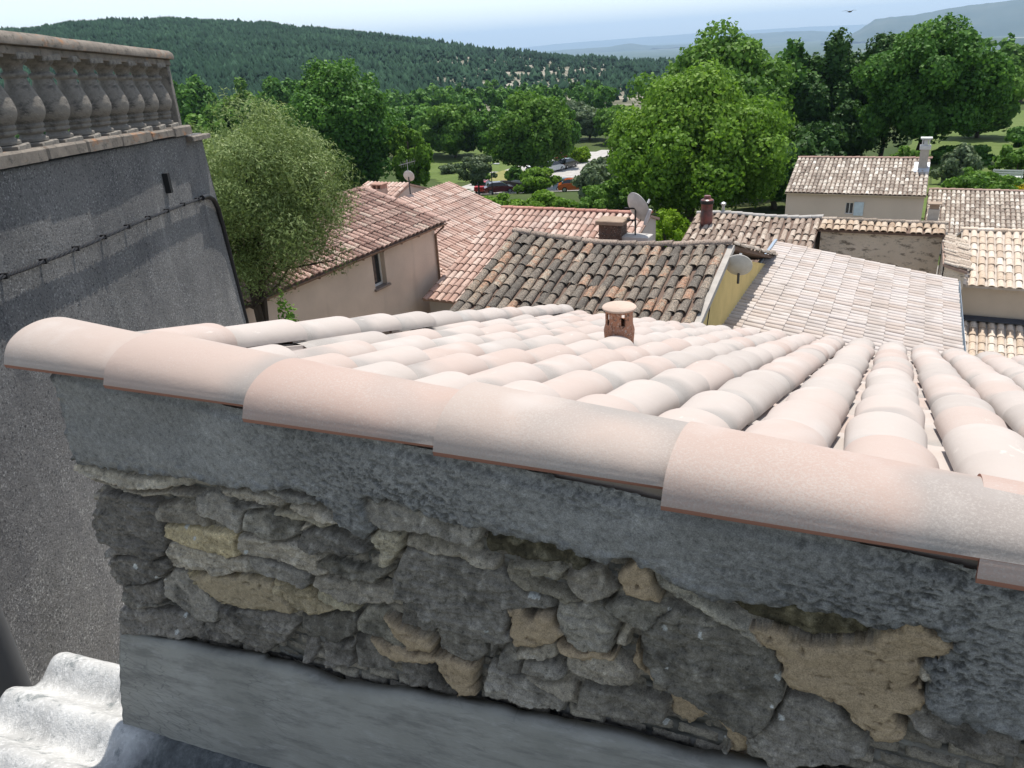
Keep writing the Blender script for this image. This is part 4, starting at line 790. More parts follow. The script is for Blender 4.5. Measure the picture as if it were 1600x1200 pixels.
h10,i10=house('lower_roof_house','lowest beige tiled roof at the right edge, under a dark flashing band',1.50,4.6,24.15,-7.86,21.4,-8.65,-12,m_tan,c_h9,'S',over=.22,back=.05,pitch=.215,expo=.37,ridge=False,deck=tile_pale,w=(.078,.092),h=(.06,.068))
mb=MB(); mb.prism([(-.02,i10['z0']+.03),(-.02,i10['z0']+.16),(-.22,i10['z0']+.10),(-.22,i10['z0']+.07)],-.02,3.1); mb.build('band_flashing',plain('dark_lead',(.055,.065,.085),.5,.2),h10)
# chimney block behind the stone wall
mb=MB(); mb.bev(2.98,3.28,.35,.65,4.2,6.2,.015); o=mb.build('chimney',plain('chimney_plaster',(.46,.42,.36),.9),h7)
mb=MB(); mb.box(3.0,3.26,.37,.63,6.2,6.34); mb.bev(2.94,3.32,.31,.69,6.34,6.38,.01); mb.build('chimney_cap',plain('brown_tile_cap',(.30,.23,.17),.9),o)
# far pair
c_h11=clay('mottled_clay',[(0,(.22,.175,.14)),(.3,(.34,.28,.225)),(.6,(.44,.37,.30)),(.85,(.56,.50,.42)),(1,(.68,.63,.55))],lichen=.35,spots=.6,scale=.6,bump=.003)
m_far=wallmat('sand_render',(.60,.50,.41),.06,.8,streak=False)
h11,i11=house('long_gabled_house','long house with mottled roof, tall white topped chimney and a pale shutter',-5.47,.66,43.7,-6.28,40.0,-7.36,-11.2,m_far,c_h11,'S',over=.18,back=3.6,pitch=.2,expo=.36,rcol=plain('red_far_ridge',(.36,.24,.19),.9),nseg=6,hole=(2.78,3.14,11.2-8.32,11.2-7.78,.15),w=(.075,.09))
yo=i11['yo']; win=MB()
for a in ((2.78,2.81,2.88,3.42),(3.11,3.14,2.88,3.42),(2.81,3.11,2.88,2.91),(2.81,3.11,3.39,3.42),(2.945,2.975,2.91,3.39)): win.box(a[0],a[1],yo+.07,yo+.12,a[2],a[3])
wf=win.build('window',m_white,h11); mb=MB(); mb.box(2.81,3.11,yo+.10,yo+.11,2.91,3.39); mb.build('pane',m_glass,wf)
mb=MB(); mb.box(3.16,3.58,yo-.05,yo-.012,2.83,3.46); mb.box(3.19,3.55,yo-.062,yo-.05,2.95,3.0); mb.box(3.19,3.55,yo-.062,yo-.05,3.28,3.33); mb.build('shutter',plain('pale_blue_paint',(.52,.60,.64),.6),wf)
mb=MB(); mb.bev(5.62,6.0,-1.15,-.75,3.9,5.55,.01); o=mb.build('chimney',plain('chimney_tan',(.40,.36,.31),.9),h11)
mb=MB(); mb.bev(5.57,6.05,-1.20,-.70,5.55,5.72,.01)
for a,b in ((5.64,-1.13),(5.93,-1.13),(5.64,-.83),(5.93,-.83)): mb.box(a,a+.05,b,b+.05,5.72,6.02)
mb.box(5.72,5.90,-1.05,-.85,5.72,5.98); mb.bev(5.56,6.06,-1.21,-.69,6.02,6.08,.01); mb.build('chimney_cap',plain('pale_concrete',(.55,.55,.53),.8),o)
mb=MB(); y0_=-1.45; sl_=i11['slope']
mb.add([(5.45,-.5,i11['z0']+.11-.5*sl_),(6.12,-.5,i11['z0']+.11-.5*sl_),(6.12,-1.5,i11['z0']+.11-1.5*sl_),(5.45,-1.5,i11['z0']+.11-1.5*sl_),(5.45,-.5,i11['z0']-.5*sl_),(6.12,-.5,i11['z0']-.5*sl_),(6.12,-1.5,i11['z0']-1.5*sl_),(5.45,-1.5,i11['z0']-1.5*sl_)],[(0,1,2,3),(7,6,5,4),(0,4,5,1),(1,5,6,2),(2,6,7,3),(3,7,4,0)]); mb.build('chimney_flashing',plain('pale_zinc',(.50,.52,.54),.5,.3),o)
gutter(h11,0,i11['L'],-i11['run']-.04,i11['z0']-i11['drop'],m_tan,.06)
h12,_=house('annex_house','lower annex with a mottled roof, right of the long gabled house',.78,5.6,43.9,-7.78,39.2,-8.98,-12,m_far,c_h11,'S',over=.18,back=3.,pitch=.2,expo=.36,rcol=plain('red_far_ridge2',(.36,.25,.2),.9),nseg=6,w=(.075,.09))
h13,i13=house('small_far_house','small pink roofed house with an arched chimney, behind the red roof',-20.55,-18.40,27,-5.04,24.6,-5.76,-11.5,m_greyw2,c_pink,'S',back=2.4,pitch=.18,expo=.36,deck=tile_mid,ridge=False,rcol=c_pink)
chimney(h13,(1.48,-1.2,i13['z0']-.28),.48,.42,.30,plain('chimney_render2',(.42,.31,.25),.9),m_terra)
# --------------------- dishes and antenna
def dish(name,label,loc,rad,az,el,mast,mat=None):
    root=empty(name,loc,0,label,'satellite dish')
    mb=MB(); pr=[(rad*k,(rad*k)**2*.55/rad*.5) for k in np.linspace(.02,1,9)]; pr2=[(r,z-.012) for r,z in pr[::-1]]
    Rm=Matrix.Rotation(az,4,'Z')@Matrix.Rotation(PI/2-el,4,'X')
    T=lambda p: tuple(Rm@Vector((p[0]*.92,p[1],p[2]))+Vector((0,0,mast)))
    mb.lathe(pr+pr2,n=26,T=T); mb.build('reflector',mat or plain('dish_grey',(.52,.51,.48),.5),root,True)
    fo=Rm@Vector((0,0,.13 if rad<.28 and rad>.24 else 0)); mb=MB(); mb.tube([(fo.x,fo.y,0),(fo.x,fo.y,mast)],.024,8)
    tip=Rm@Vector((0,-rad*.15,rad*1.05))+Vector((0,0,mast)); base=Rm@Vector((0,-rad*.9,.02))+Vector((0,0,mast)); mb.tube([base,tip],.014,6); mb.build('mast',plain('dark_steel',(.08,.08,.08),.5,.5),root,True)
    mb=MB(); d=(tip-base).normalized(); mb.tube([tip-d*.02,tip+d*.10],[.035,.028],8); mb.build('receiver',plain('receiver_white',(.6,.6,.58),.5),root,True)
    return root
d1=dish('satellite_dish','large pale oval satellite dish on a bracket beside the square brick chimney',(-6.85,21.05,-5.4),.46,R(150),R(22),.95)
mb=MB(); mb.box(-.02,.02,-.02,.02,.35,1.25); mb.box(-.32,-.02,-.02,.02,.62,.66); mb.box(-.32,-.02,-.02,.02,.95,.99); mb.build('bracket',m_blk,d1)
mb=MB(); mb.tube([(.30,-.05,.55),(.38,-.1,.75),(.46,-.1,.98)],[.05,.06,.05],8); mb.build('twin_receiver',plain('receiver_grey',(.55,.55,.55),.5),d1,True)
pl_=MB(); pl_.bev(-.55,.45,-.25,.25,-1.0,.22,.02); o=pl_.build('plastered_block',plain('plaster_block',(.50,.47,.43),.9,bump=.01),h5); o.location=(-6.85+11.96,21.05-22.74,-5.4+11)
dish('satellite_dish','small round grey satellite dish fixed at the right gable of the blackened roof',(-2.70,14.5,-4.42),.27,R(186),R(30),.34,plain('dish_aged',(.62,.59,.53),.7))
d3=dish('satellite_dish','little round satellite dish on a thin mast with an antenna, above the pink roof',(-17.0,24.9,-5.1),.23,R(195),R(25),.72)
mb=MB(); mb.tube([(0,0,.7),(0,0,1.35)],.012,6)
mb.tube([(-.3,0,1.15),(.35,0,1.3)],.008,5)
for k in range(7): x=-.28+k*.1; mb.tube([(x,-.14+.01*k,1.155+.023*k),(x,.14-.01*k,1.155+.023*k)],.005,4); mb.tube([(x,0,1.05+.023*k),(x,0,1.26+.023*k)],.005,4)
mb.build('antenna',plain('aerial',(.35,.35,.35),.5,.5),d3)
# blue bracket at the corner of the yellow gable
tb=empty('tarpaulin',(-2.86,12.9,-5.62),0,'crumpled blue tarpaulin scrap at the foot of the yellow gable','tarpaulin')
V=[];F=[]
for i in range(9):
    for j in range(7): V.append((i*.075-.1,j*.07-.2+.02*math.sin(i*2),.10*float(fbm(np.array([i*.9]),np.array([j*.9]),2,7)[0])+.16*(1-i/8)*abs(math.sin(j*1.3))))
for i in range(8):
    for j in range(6): F.append((i*7+j,i*7+j+1,(i+1)*7+j+1,(i+1)*7+j))
mb=MB(); mb.add(V,F); o=mb.build('sheet',plain('blue_tarp',(.10,.22,.36),.5,.0,.3,8),tb,True); s_=o.modifiers.new('s','SOLIDIFY'); s_.thickness=.01
# ================================================================ TERRAIN
azs=np.radians(np.r_[np.arange(-180,-96,7),np.arange(-96,60,.5),np.arange(60,181,7)])
ds=np.r_[[1.],np.linspace(4,260,80),np.linspace(266,1700,150),np.geomspace(1760,36000,14)]
A_,D_=np.meshgrid(azs,ds); gx,gy=np.sin(A_)*D_,np.cos(A_)*D_
gz=ground(gx,gy)
gz=gz+np.where(D_>300,(D_-300).clip(0,500)/500*4*fbm(gx/60,gy/60,4,301),0)-np.where(D_>3000,(D_-3000)*.0035,0)
I=np.arange(gx.size).reshape(gx.shape); Q=np.stack([I[:-1,:-1],I[:-1,1:],I[1:,1:],I[1:,:-1]],-1).reshape(-1,4)
m=M('meadow_ground',.95,.1); c=m.ramp(m.noise(.05,6,.6),[(.3,(.035,.055,.018)),(.5,(.06,.08,.026)),(.7,(.10,.10,.045))]); c=m.mix(c,(.05,.085,.02),m.ramp(m.noise(1.2,6,.7),[(.45,0.),(.6,.6)])); m.color(c); m_mead=m.m
m=M('hill_ground',.95,.1); c=m.ramp(m.noise(.02,8,.7),[(.35,(.05,.06,.03)),(.47,(.13,.125,.085)),(.6,(.32,.29,.235))]); m.color(c); m_hill=m.m
m=M('plain_ground',.95,.1); c=m.ramp(m.noise(.0012,9,.7),[(.4,(.03,.055,.025)),(.6,(.07,.09,.045)),(.66,(.16,.15,.10))]); m.color(c); m_plain=m.m
m=M('lane_gravel',.95,.1); m.color(m.ramp(m.noise(2.5,7,.7),[(.3,(.16,.145,.125)),(.7,(.30,.275,.24))])); m.bump(m.noise(30,5),.02); m_lane=m.m
dq=D_[:-1,:-1].ravel(); mi=np.where(dq<34,3,np.where(dq<255,0,np.where(dq<1700,1,2)))
g=np_mesh('ground',np.stack([gx,gy,gz],-1).reshape(-1,3),Q,[m_mead,m_hill,m_plain,m_lane],smooth=True,mi=mi); tag(g,kind='structure')
def gz_(x,y): return float(ground(x,y))
def sheet(name,poly,mat,dz,cell=4.):
    p=np.array(poly); x0,y0=p.min(0); x1,y1_=p.max(0); X=np.arange(x0,x1,cell/3); Y=np.arange(y0,y1_,cell/3); a,b=np.meshgrid(X,Y)
    ins,_=in_poly(a+1.0*fbm(a/5,b/5,2,3),b,poly); z=ground(a,b)+dz; I=np.arange(a.size).reshape(a.shape)
    k=ins[:-1,:-1]; Q=np.stack([I[:-1,:-1],I[:-1,1:],I[1:,1:],I[1:,:-1]],-1)[k]; uq,inv=np.unique(Q.ravel(),return_inverse=True)
    return tag(np_mesh(name,np.stack([a,b,z],-1).reshape(-1,3)[uq],inv.reshape(-1,4),mat),kind='structure')
m=M('pale_gravel',.95,.1); m.color(m.ramp(m.noise(.8,6,.7),[(.3,(.30,.29,.27)),(.7,(.46,.44,.41))])); m_grav=m.m
sheet('parking_lot',[(-58,96),(-46,86),(-34,88),(-33,104),(-40,128),(-52,140),(-58,126),(-60,110)],m_grav,.06)
m=M('dry_grass_ground',.95,.1); m.color(m.ramp(m.noise(1.5,6,.7),[(.3,(.14,.16,.05)),(.7,(.30,.27,.11))])); m_dry=m.m
sheet('dry_grass',[(-58,101),(-54,98),(-51,104),(-52,112),(-60,114)],m_dry,.10)
m=M('lawn_ground',.95,.1); c=m.ramp(m.noise(.35,5,.6),[(.3,(.085,.125,.032)),(.7,(.125,.165,.05))]); m.color(m.mix(c,(.07,.10,.028),m.ramp(m.noise(2.2,5,.7),[(.5,0.),(.65,.6)]))); m_lawn=m.m
sheet('lawn',[(-86,118),(-62,98),(-57,104),(-58,118),(-74,142),(-92,140)],m_lawn,.05)
sheet('garden_grass',[(-6,50),(12,48),(16,70),(16,150),(2,150),(-3,100),(-6,70)],m_lawn,.05)
# ================================================================ FAR HILLS
def ridge_line(name,pts,dist,depth,zb,seed,amp,mat):
    """pts (az deg, elevation slope): a mountain range with real depth"""
    a=np.array([p[0] for p in pts]); e=np.array([p[1] for p in pts]); az=np.arange(a[0],a[-1],.12); n=26
    k=np.linspace(-1,1,n); AZ,K=np.meshgrid(np.radians(az),k); Dd=dist+depth*K
    crest=(np.interp(az,a,e)*dist)[None]; prof=(1-np.abs(K)**1.35)
    x,y=np.sin(AZ)*Dd,np.cos(AZ)*Dd
    fade=np.minimum(1,np.minimum(np.arange(len(az)),np.arange(len(az))[::-1])/25.)[None]
    rid=fbm(x/depth*5,y/depth*5,5,seed)
    z=zb+(crest-zb)*prof*fade+amp*rid*(1-prof)*1.6+amp*.12*fbm(AZ*180,K*0,3,seed+3)
    I=np.arange(x.size).reshape(x.shape); Q=np.stack([I[:-1,:-1],I[:-1,1:],I[1:,1:],I[1:,:-1]],-1).reshape(-1,4)
    return tag(np_mesh(name,np.stack([x,y,z],-1).reshape(-1,3),Q,mat,smooth=True),kind='structure')
m=M('far_slopes',.95,.1); m.color(m.ramp(m.noise(.0015,8,.7),[(.4,(.025,.045,.025)),(.62,(.06,.075,.045)),(.7,(.12,.11,.08))])); m_fs=m.m
ridge_line('hills',[(-34,-.02),(-29,-.009),(-25.6,-.005),(-23.4,-.0032),(-17.8,-.0016),(-15.7,-.0012),(-12.9,-.0004),(-10.4,-.0010),(-7.3,-.0008),(-4.3,-.0020),(2,-.002),(14,-.003)],26000,2600,-420,11,60,m_fs)
ridge_line('far_hills',[(-30,-.016),(-23,-.0104),(-20,-.0100),(-18.5,-.0074),(-17.2,-.011),(-14.5,-.0125),(-11.7,-.0048),(-8.5,-.0045),(-6.9,-.0052),(-5.8,-.0078),(-4.3,-.0118),(2,-.014)],13000,1500,-190,23,35,m_fs)
ridge_line('mountains',[(-6.4,-.020),(-5.2,-.0125),(-4.6,-.006),(-4.0,-.0008),(-3.4,.0028),(-2.6,.0038),(-1.2,.0046),(.4,.0082),(1.6,.0104),(3.0,.0116),(4.3,.0130),(6.5,.0128),(10,.011),(18,.008)],9500,1500,-170,37,45,m_fs)
ridge_line('low_hills',[(-2,-.030),(.5,-.023),(2.5,-.021),(5,-.024),(9,-.02),(15,-.02)],5200,700,-165,41,20,m_fs)
m=M('pale_fields',.95,.1); m.color((.42,.40,.34)); m_pf=m.m
for i,(a0_,a1_,d0,d1) in enumerate([(1.6,6,6900,7050),(3.4,7,5950,6100),(-.4,2.4,7400,7500),(4.2,8,4050,4110)]):
    az=np.radians(np.linspace(a0_,a1_,14)); V=[(math.sin(a)*d,math.cos(a)*d,-171-(d-3000)*.0035*0+ (14 if d>5000 else 8)+0) for d in (d0,d1) for a in az]
    V=[(x,y,float(ground(x,y))-max(math.hypot(x,y)-3000,0)*.0035+6) for x,y,z in V]
    F=[(k,k+1,14+k+1,14+k) for k in range(13)]; mb=MB(); mb.add(V,F); tag(mb.build('field',m_pf),kind='structure')
# ================================================================ WOODED HILL: thousands of small pines, one mass
def leaf_quads(P,Nrm,size,asp=1.,jit=.6):
    n=len(P); r=rng.normal(size=(n,3)); Nn=Nrm+jit*r; Nn/=np.linalg.norm(Nn,axis=1,keepdims=True)+1e-9
    t=np.cross(Nn,rng.normal(size=(n,3))); t/=np.linalg.norm(t,axis=1,keepdims=True)+1e-9; b=np.cross(Nn,t)
    s=(size*(.6+.8*rng.random(n)))[:,None]; t=t*s; b=b*s*asp
    V=np.stack([P-t,P-b*.9+t*.1,P+t,P+b*.9+t*.1],1).reshape(-1,3); Q=np.arange(4*n).reshape(n,4); return V,Q
def pines(name,azr,dr,n,hr,seed,mat,label=None,dens=None,bare=False):
    g_=np.random.default_rng(seed); az=np.radians(g_.uniform(azr[0],azr[1],n)); d=np.sqrt(g_.uniform(dr[0]**2,dr[1]**2,n))
    x,y=np.sin(az)*d,np.cos(az)*d
    if dens is not None: k=g_.random(n)<dens(np.degrees(az),d,x,y); x,y,d=x[k],y[k],d[k]; n=len(x)
    z=ground(x,y)+(d-300).clip(0,500)/500*4*fbm(x/60,y/60,4,301)-.5; h=g_.uniform(hr[0],hr[1],n)*(.75+.5*vnoise(x/25,y/25,seed)); w=h*g_.uniform(.24,.48,n)
    Vs=[];Qs=[];Rs=[];b=0; tint=np.clip(g_.normal(.45,.2,n)+.5*(vnoise(x/45,y/45,seed+1)-.5),0,1)
    sides=5; lay=[(.0,1.0,.5),(.22,.95,.8),(.5,.68,1.0)]
    ang=np.linspace(0,2*PI,sides,endpoint=False)
    for (z0,rw,z1) in lay:
        a=ang[None]+g_.uniform(0,6,n)[:,None]; rr=w[:,None]*rw*(.7+.6*g_.random((n,sides)))
        ring=np.stack([x[:,None]+rr*np.cos(a),y[:,None]+rr*np.sin(a),(z+h*z0)[:,None]+0.12*h[:,None]*g_.random((n,sides))],-1)
        off=w*.25
        apex=np.stack([x+off*g_.normal(size=n),y+off*g_.normal(size=n),z+h*z1],-1)[:,None]
        V=np.concatenate([ring,apex],1).reshape(-1,3); I=np.arange(n)[:,None]*(sides+1)+b; k=np.arange(sides)[None]
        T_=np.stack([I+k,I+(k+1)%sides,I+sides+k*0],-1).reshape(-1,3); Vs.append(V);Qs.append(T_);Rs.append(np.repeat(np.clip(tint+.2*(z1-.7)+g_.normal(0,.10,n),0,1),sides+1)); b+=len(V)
    o=np_mesh(name,np.concatenate(Vs),np.concatenate(Qs),mat,attrs={'rnd':np.concatenate(Rs)})
    return tag(o,label,'forest' if label else None,kind='stuff')
m_pine=leafmat('pine_needles',(.007,.024,.013),(.014,.042,.023),(.032,.075,.040),.1,.9)
def dens(az,d,x,y):
    right=sstep(-42,-27,az); pat=vnoise(x/38,y/38,77)*.6+vnoise(x/14,y/14,78)*.4
    return np.clip(1-right*(.74+.22*(pat>.44)),0.06,1)
pines('pine_forest',(-72,-12),(330,905),52000,(3.6,7.2),401,m_pine,'dense dark pine forest covering the whole long hill behind the village',dens)
pines('pine_forest',(-72,-12),(850,925),3000,(4,8),402,m_pine,'ragged line of pines along the crest of the hill against the sky',lambda az,d,x,y:.4+.5*vnoise(x/20,y/20,5))
# ================================================================ TREES
def bark(name,c): 
    m=M(name,.95,.1); m.color(m.ramp(m.noise(6,5,.6,stretch=(1,1,.3)),[(.3,tuple(v*.6 for v in c)),(.7,c)])); m.bump(m.noise(20,5,stretch=(1,1,.2)),.03); return m.m
m_bark=bark('grey_bark',(.14,.115,.09)); m_bark2=bark('dark_bark',(.07,.055,.042))
def crown_pts(n,r,hc,nb,seed,flat=1.,dense=.55,shape=0,lumps=None):
    """leaf positions, outward normals and tint over many overlapping clumps of an uneven crown"""
    g_=np.random.default_rng(seed)
    # clump centres: within an ellipsoid, biased to its outside
    u=g_.normal(size=(nb,3)); u/=np.linalg.norm(u,axis=1,keepdims=True); rad=g_.uniform(.35,.86,nb)**.8
    c=u*rad[:,None]
    if shape==1: c[:,:2]*=(1-.45*np.clip(c[:,2:3],0,1))       # tapering top
    if shape==2: c[:,:2]*=(1-.35*np.clip(-c[:,2:3],0,1)); c[:,2]=np.abs(c[:,2])*1.3-.35
    c=c+.06*g_.normal(size=(nb,3)); br=g_.uniform(.16,.34,nb)*(1.15-.35*rad)
    w=br**2; idx=g_.choice(nb,n,p=w/w.sum())
    v=g_.normal(size=(n,3)); v[:,2]+=.25; v/=np.linalg.norm(v,axis=1,keepdims=True)
    rr=br[idx]*(.55+.5*g_.random(n)**.6)
    lump=.75+.5*vnoise(v[:,0]*3+idx*1.7,v[:,1]*3+v[:,2]*2,seed)
    p=c[idx]+v*(rr*lump)[:,None]
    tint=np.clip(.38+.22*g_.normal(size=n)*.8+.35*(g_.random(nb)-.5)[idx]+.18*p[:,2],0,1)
    P=p*np.array([r,r,hc/2]); C_=c*np.array([r,r,hc/2]); nn=v*.8+p*.4
    return P,nn,tint,C_,br*r
def tree(name,label,x,y,ztop,r,mat,n,leaf,seed,barkm=None,nb=60,trunk=.25,shape=0,asp=1.,cat='tree',group=None,zbot=None,bare=.18,multi=1,flat=None,zg=None,lean=(0,0)):
    zg=gz_(x,y) if zg is None else zg; H=ztop-zg
    root=empty(name,(x,y,zg),0,label,cat,group)
    low=H*bare; hc=H-low; zc=low+hc/2
    P,nn,t,C_,br=crown_pts(n,r,hc,nb,seed,shape=shape)
    P=P/1.06
    P[:,2]+=zc; C_=C_/1.06; C_[:,2]+=zc; P[:,0]+=lean[0]*P[:,2]; P[:,1]+=lean[1]*P[:,2]; k=P[:,2]>.02*H; P,nn,t=P[k],nn[k],t[k]
    V,Q=leaf_quads(P,nn,np.full(len(P),leaf),asp)
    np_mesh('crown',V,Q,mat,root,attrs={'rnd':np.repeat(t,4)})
    g_=np.random.default_rng(seed+9); mb=MB()
    for s in range(multi):
        ox,oy=(0,0) if multi==1 else (g_.uniform(-.25,.25)*r*.5,g_.uniform(-.25,.25)*r*.5)
        tp=zc+hc*.15; pts=[(ox*.4,oy*.4,-.3),(ox*.6+.05*r*g_.normal()*.3,oy*.6,low*.6+.2),(ox+.06*r*g_.normal(),oy+.06*r*g_.normal(),low+hc*.25),(ox*1.2+.08*r*g_.normal(),oy*1.2+.08*r*g_.normal(),tp)]
        tr=trunk/math.sqrt(multi); mb.tube(pts,[tr*1.25,tr,tr*.75,tr*.3],9)
        nl_=(16 if len(C_)>30 else 7)//multi+2
        for i in g_.choice(len(C_),min(nl_,len(C_)),replace=False):
            c_=C_[i]; k=g_.uniform(.25,.8); a=Vector(pts[1]).lerp(Vector(pts[3]),k); b=Vector(c_)
            if b.z<a.z*.7: a=Vector(pts[1]).lerp(Vector(pts[2]),.5)
            mid=a.lerp(b,.5)+Vector((0,0,-.06*r)); mb.tube([a,mid,b],[tr*.42,tr*.26,tr*.10],6,False)
    mb.build('trunk',barkm or m_bark,root,True)
    return root
L_dark=leafmat('leaves_deep_green',(0.038,0.102,0.018),(0.084,0.192,0.033),(0.173,0.320,0.064),.3)
L_mid=leafmat('leaves_mid_green',(0.058,0.134,0.020),(0.122,0.237,0.038),(0.218,0.365,0.070),.35)
L_bright=leafmat('leaves_bright_green',(0.079,0.166,0.018),(0.160,0.288,0.036),(0.282,0.429,0.077),.4)
L_lime=leafmat('leaves_lime',(.10,.20,.01),(.20,.33,.02),(.30,.42,.05),.4)
L_grey=leafmat('leaves_grey_green',(.07,.115,.055),(.14,.19,.10),(.24,.29,.17),.25)
L_olive=leafmat('olive_leaves',(.085,.125,.035),(.20,.27,.095),(.42,.49,.23),.3,.6)
L_black=leafmat('leaves_shady_green',(0.020,0.054,0.014),(0.045,0.105,0.024),(0.090,0.173,0.038),.2)
L_yel=leafmat('yellow_flowers',(.12,.18,.02),(.45,.36,.01),(.6,.45,.02),.2)
G1='broadleaf trees beyond the village roofs'
tree('broadleaf_tree','tall dense deep green tree with a domed crown, behind the olive tree',-59.3,74.2,.3,7.9,L_dark,70000,.18,501,nb=140,bare=.08,group=G1,shape=1)
tree('broadleaf_tree','narrow bright green tree against the right flank of the tall domed tree',-51.5,76.2,-6.2,2.7,L_bright,12000,.2,502,nb=36,bare=.06,group=G1)
tree('broadleaf_tree','mid green tree half hidden to the left of the tall domed tree',-72.8,82.5,-5.3,5.6,L_dark,12000,.28,503,nb=60,bare=.06,group=G1)
tree('broadleaf_tree','rounded green tree standing at the back of the lawn',-76.9,128.8,-9.4,6.6,L_mid,18000,.3,504,nb=80,bare=.03,group=G1)
tree('broadleaf_tree','shady tree at the left back corner of the lawn',-86.6,131.5,-9.6,6.2,L_dark,14000,.3,505,nb=60,bare=.02,group=G1)
tree('broadleaf_tree','dark tree closing the back of the lawn on its right',-70.5,131.5,-10.4,5.6,L_dark,14000,.3,506,nb=60,bare=.02,group=G1)
tree('broadleaf_tree','big mid green tree with a bare trunk over the car park',-45.6,95.6,-5.0,6.3,L_mid,42000,.2,507,nb=100,bare=.05,group=G1,shape=2,lean=(.0,.0))
tree('broadleaf_tree','darker tree on the far side of the car park, right of the big one',-50.6,116.5,-7.2,3.8,L_dark,10000,.26,508,nb=50,bare=.1,group=G1)
tree('pear_tree','small grey green tree beside the street lamp',-48.9,87.0,-12.3,2.9,L_grey,9000,.13,509,nb=36,bare=.22,trunk=.12,cat='tree')
tree('walnut_tree','broad light green tree with a rounded crown, above the big satellite dish',-15.4,60.8,-2.35,7.5,L_bright,95000,.135,510,nb=170,bare=.02,trunk=.4,shape=1,cat='tree')
tree('broadleaf_tree','wide tall green tree rising behind the rounded light green one',-17.9,80.0,.3,8.0,L_mid,60000,.19,511,nb=150,bare=.1,group=G1,shape=1)
tree('broadleaf_tree','tall tree with its lower trunk in shade, right shoulder of the big green group',-13.0,92.9,-.9,4.6,L_dark,14000,.28,512,nb=70,bare=.15,group=G1)
tree('broadleaf_tree','slim dark tall tree left in the shady row behind the long house',-9.9,91.5,-1.0,4.3,L_black,26000,.17,513,nb=60,bare=.12,group=G1,barkm=m_bark,multi=2)
tree('broadleaf_tree','slim dark tall tree in the middle of the shady row behind the long house',-6.0,96.8,-1.0,4.4,L_black,26000,.17,514,nb=60,bare=.16,group=G1,multi=2)
tree('broadleaf_tree','low dark undergrowth tree between the trunks of the shady row',-8.2,86.5,-6.4,4.8,L_black,18000,.17,541,nb=50,bare=.03,group=G1)
tree('broadleaf_tree','dark tree filling the shady row just left of the tall oak',-3.4,93.0,-1.5,4.8,L_black,18000,.17,542,nb=50,bare=.08,group=G1)
tree('oak_tree','tall broad oak with a thick dark trunk, left of the sloping meadow',.3,81.2,-.10,6.1,L_dark,80000,.14,515,nb=130,bare=.13,trunk=.42,barkm=m_bark2,cat='tree')
tree('broadleaf_tree','lower spreading tree right of the tall oak at the meadow edge',6.0,106,-4.4,4.6,L_mid,18000,.25,516,nb=70,bare=.02,group=G1)
tree('broadleaf_tree','pale tree beyond the yellowish bush at the far end of the car park',-60.8,156,-12.6,6.,L_grey,12000,.3,551,nb=60,bare=.08,group=G1)
tree('broadleaf_tree','light green tree beyond the car park, just left of the walnut crown',-52.5,150,-12.0,5.2,L_mid,12000,.3,552,nb=60,bare=.08,group=G1)
tree('broadleaf_tree','low black green thicket under the right side of the walnut crown',-10.2,69.,-8.2,3.8,L_black,12000,.2,553,nb=60,bare=.02,group=G1)
tree('broadleaf_tree','low black green thicket left of the long house roof',-8.6,77.,-8.0,3.8,L_black,12000,.2,554,nb=60,bare=.02,group=G1)
G2='trees on the far side of the meadow'
for i,(x,y,zt,r,l) in enumerate([(14.8,189.4,-4.4,5.2,'rounded tree at the right edge on the wooded rise beyond the meadow'),(21.8,196,-3.4,6,'tallest tree at the right edge on the wooded rise beyond the meadow'),(15.0,166.,-7.2,4.6,'tree directly above the top of the meadow'),(9.4,176,-6.4,4.2,'leftmost tree on the wooded rise beyond the meadow'),(19.5,172,-7.0,4.6,'front tree low on the wooded rise at the right edge')]):
    tree('broadleaf_tree',l,x,y,zt,r,L_dark if i%2 else L_mid,7000,.42,520+i,nb=44,bare=.03,group=G2)
G3='trees on the lower slope of the hill at the left'
for i,(x,y,zt,r,l) in enumerate([(-155.5,141.1,-2.4,6.5,'leftmost leafy tree on the slope above the olive tree, beside the end of the balustrade'),(-141.7,143,-3.6,7,'leafy tree on the slope, second from the balustrade'),(-128,140.4,-3.6,6.5,'leafy tree on the slope just left of the tall domed tree'),(-109.5,102.5,-5.0,5.0,'nearer leafy tree low on the slope above the olive crown'),(-121,109,-4.0,4.6,'nearer leafy tree behind the left of the olive crown'),(-98.6,162.4,-13.6,6,'distant leafy tree in the valley behind the lawn'),(-111.5,166,-12.4,6,'distant leafy tree in the valley right of the tall domed tree'),(-80.5,196.7,-14.2,5,'distant pale leafy tree beyond the car park'),(-66,186,-14.8,4.5,'distant leafy tree at the far end of the car park'),(-146,120,-3.9,5.5,'leafy tree right against the balustrade end'),(-96,115,-6.2,5.0,'leafy tree between the olive crown and the tall domed tree')]):
    tree('broadleaf_tree',l,x,y,zt,r,[L_dark,L_mid,L_dark,L_mid,L_dark,L_black,L_dark,L_grey,L_mid,L_mid,L_dark][i],7500,.40,540+i,nb=46,bare=.03,group=G3)
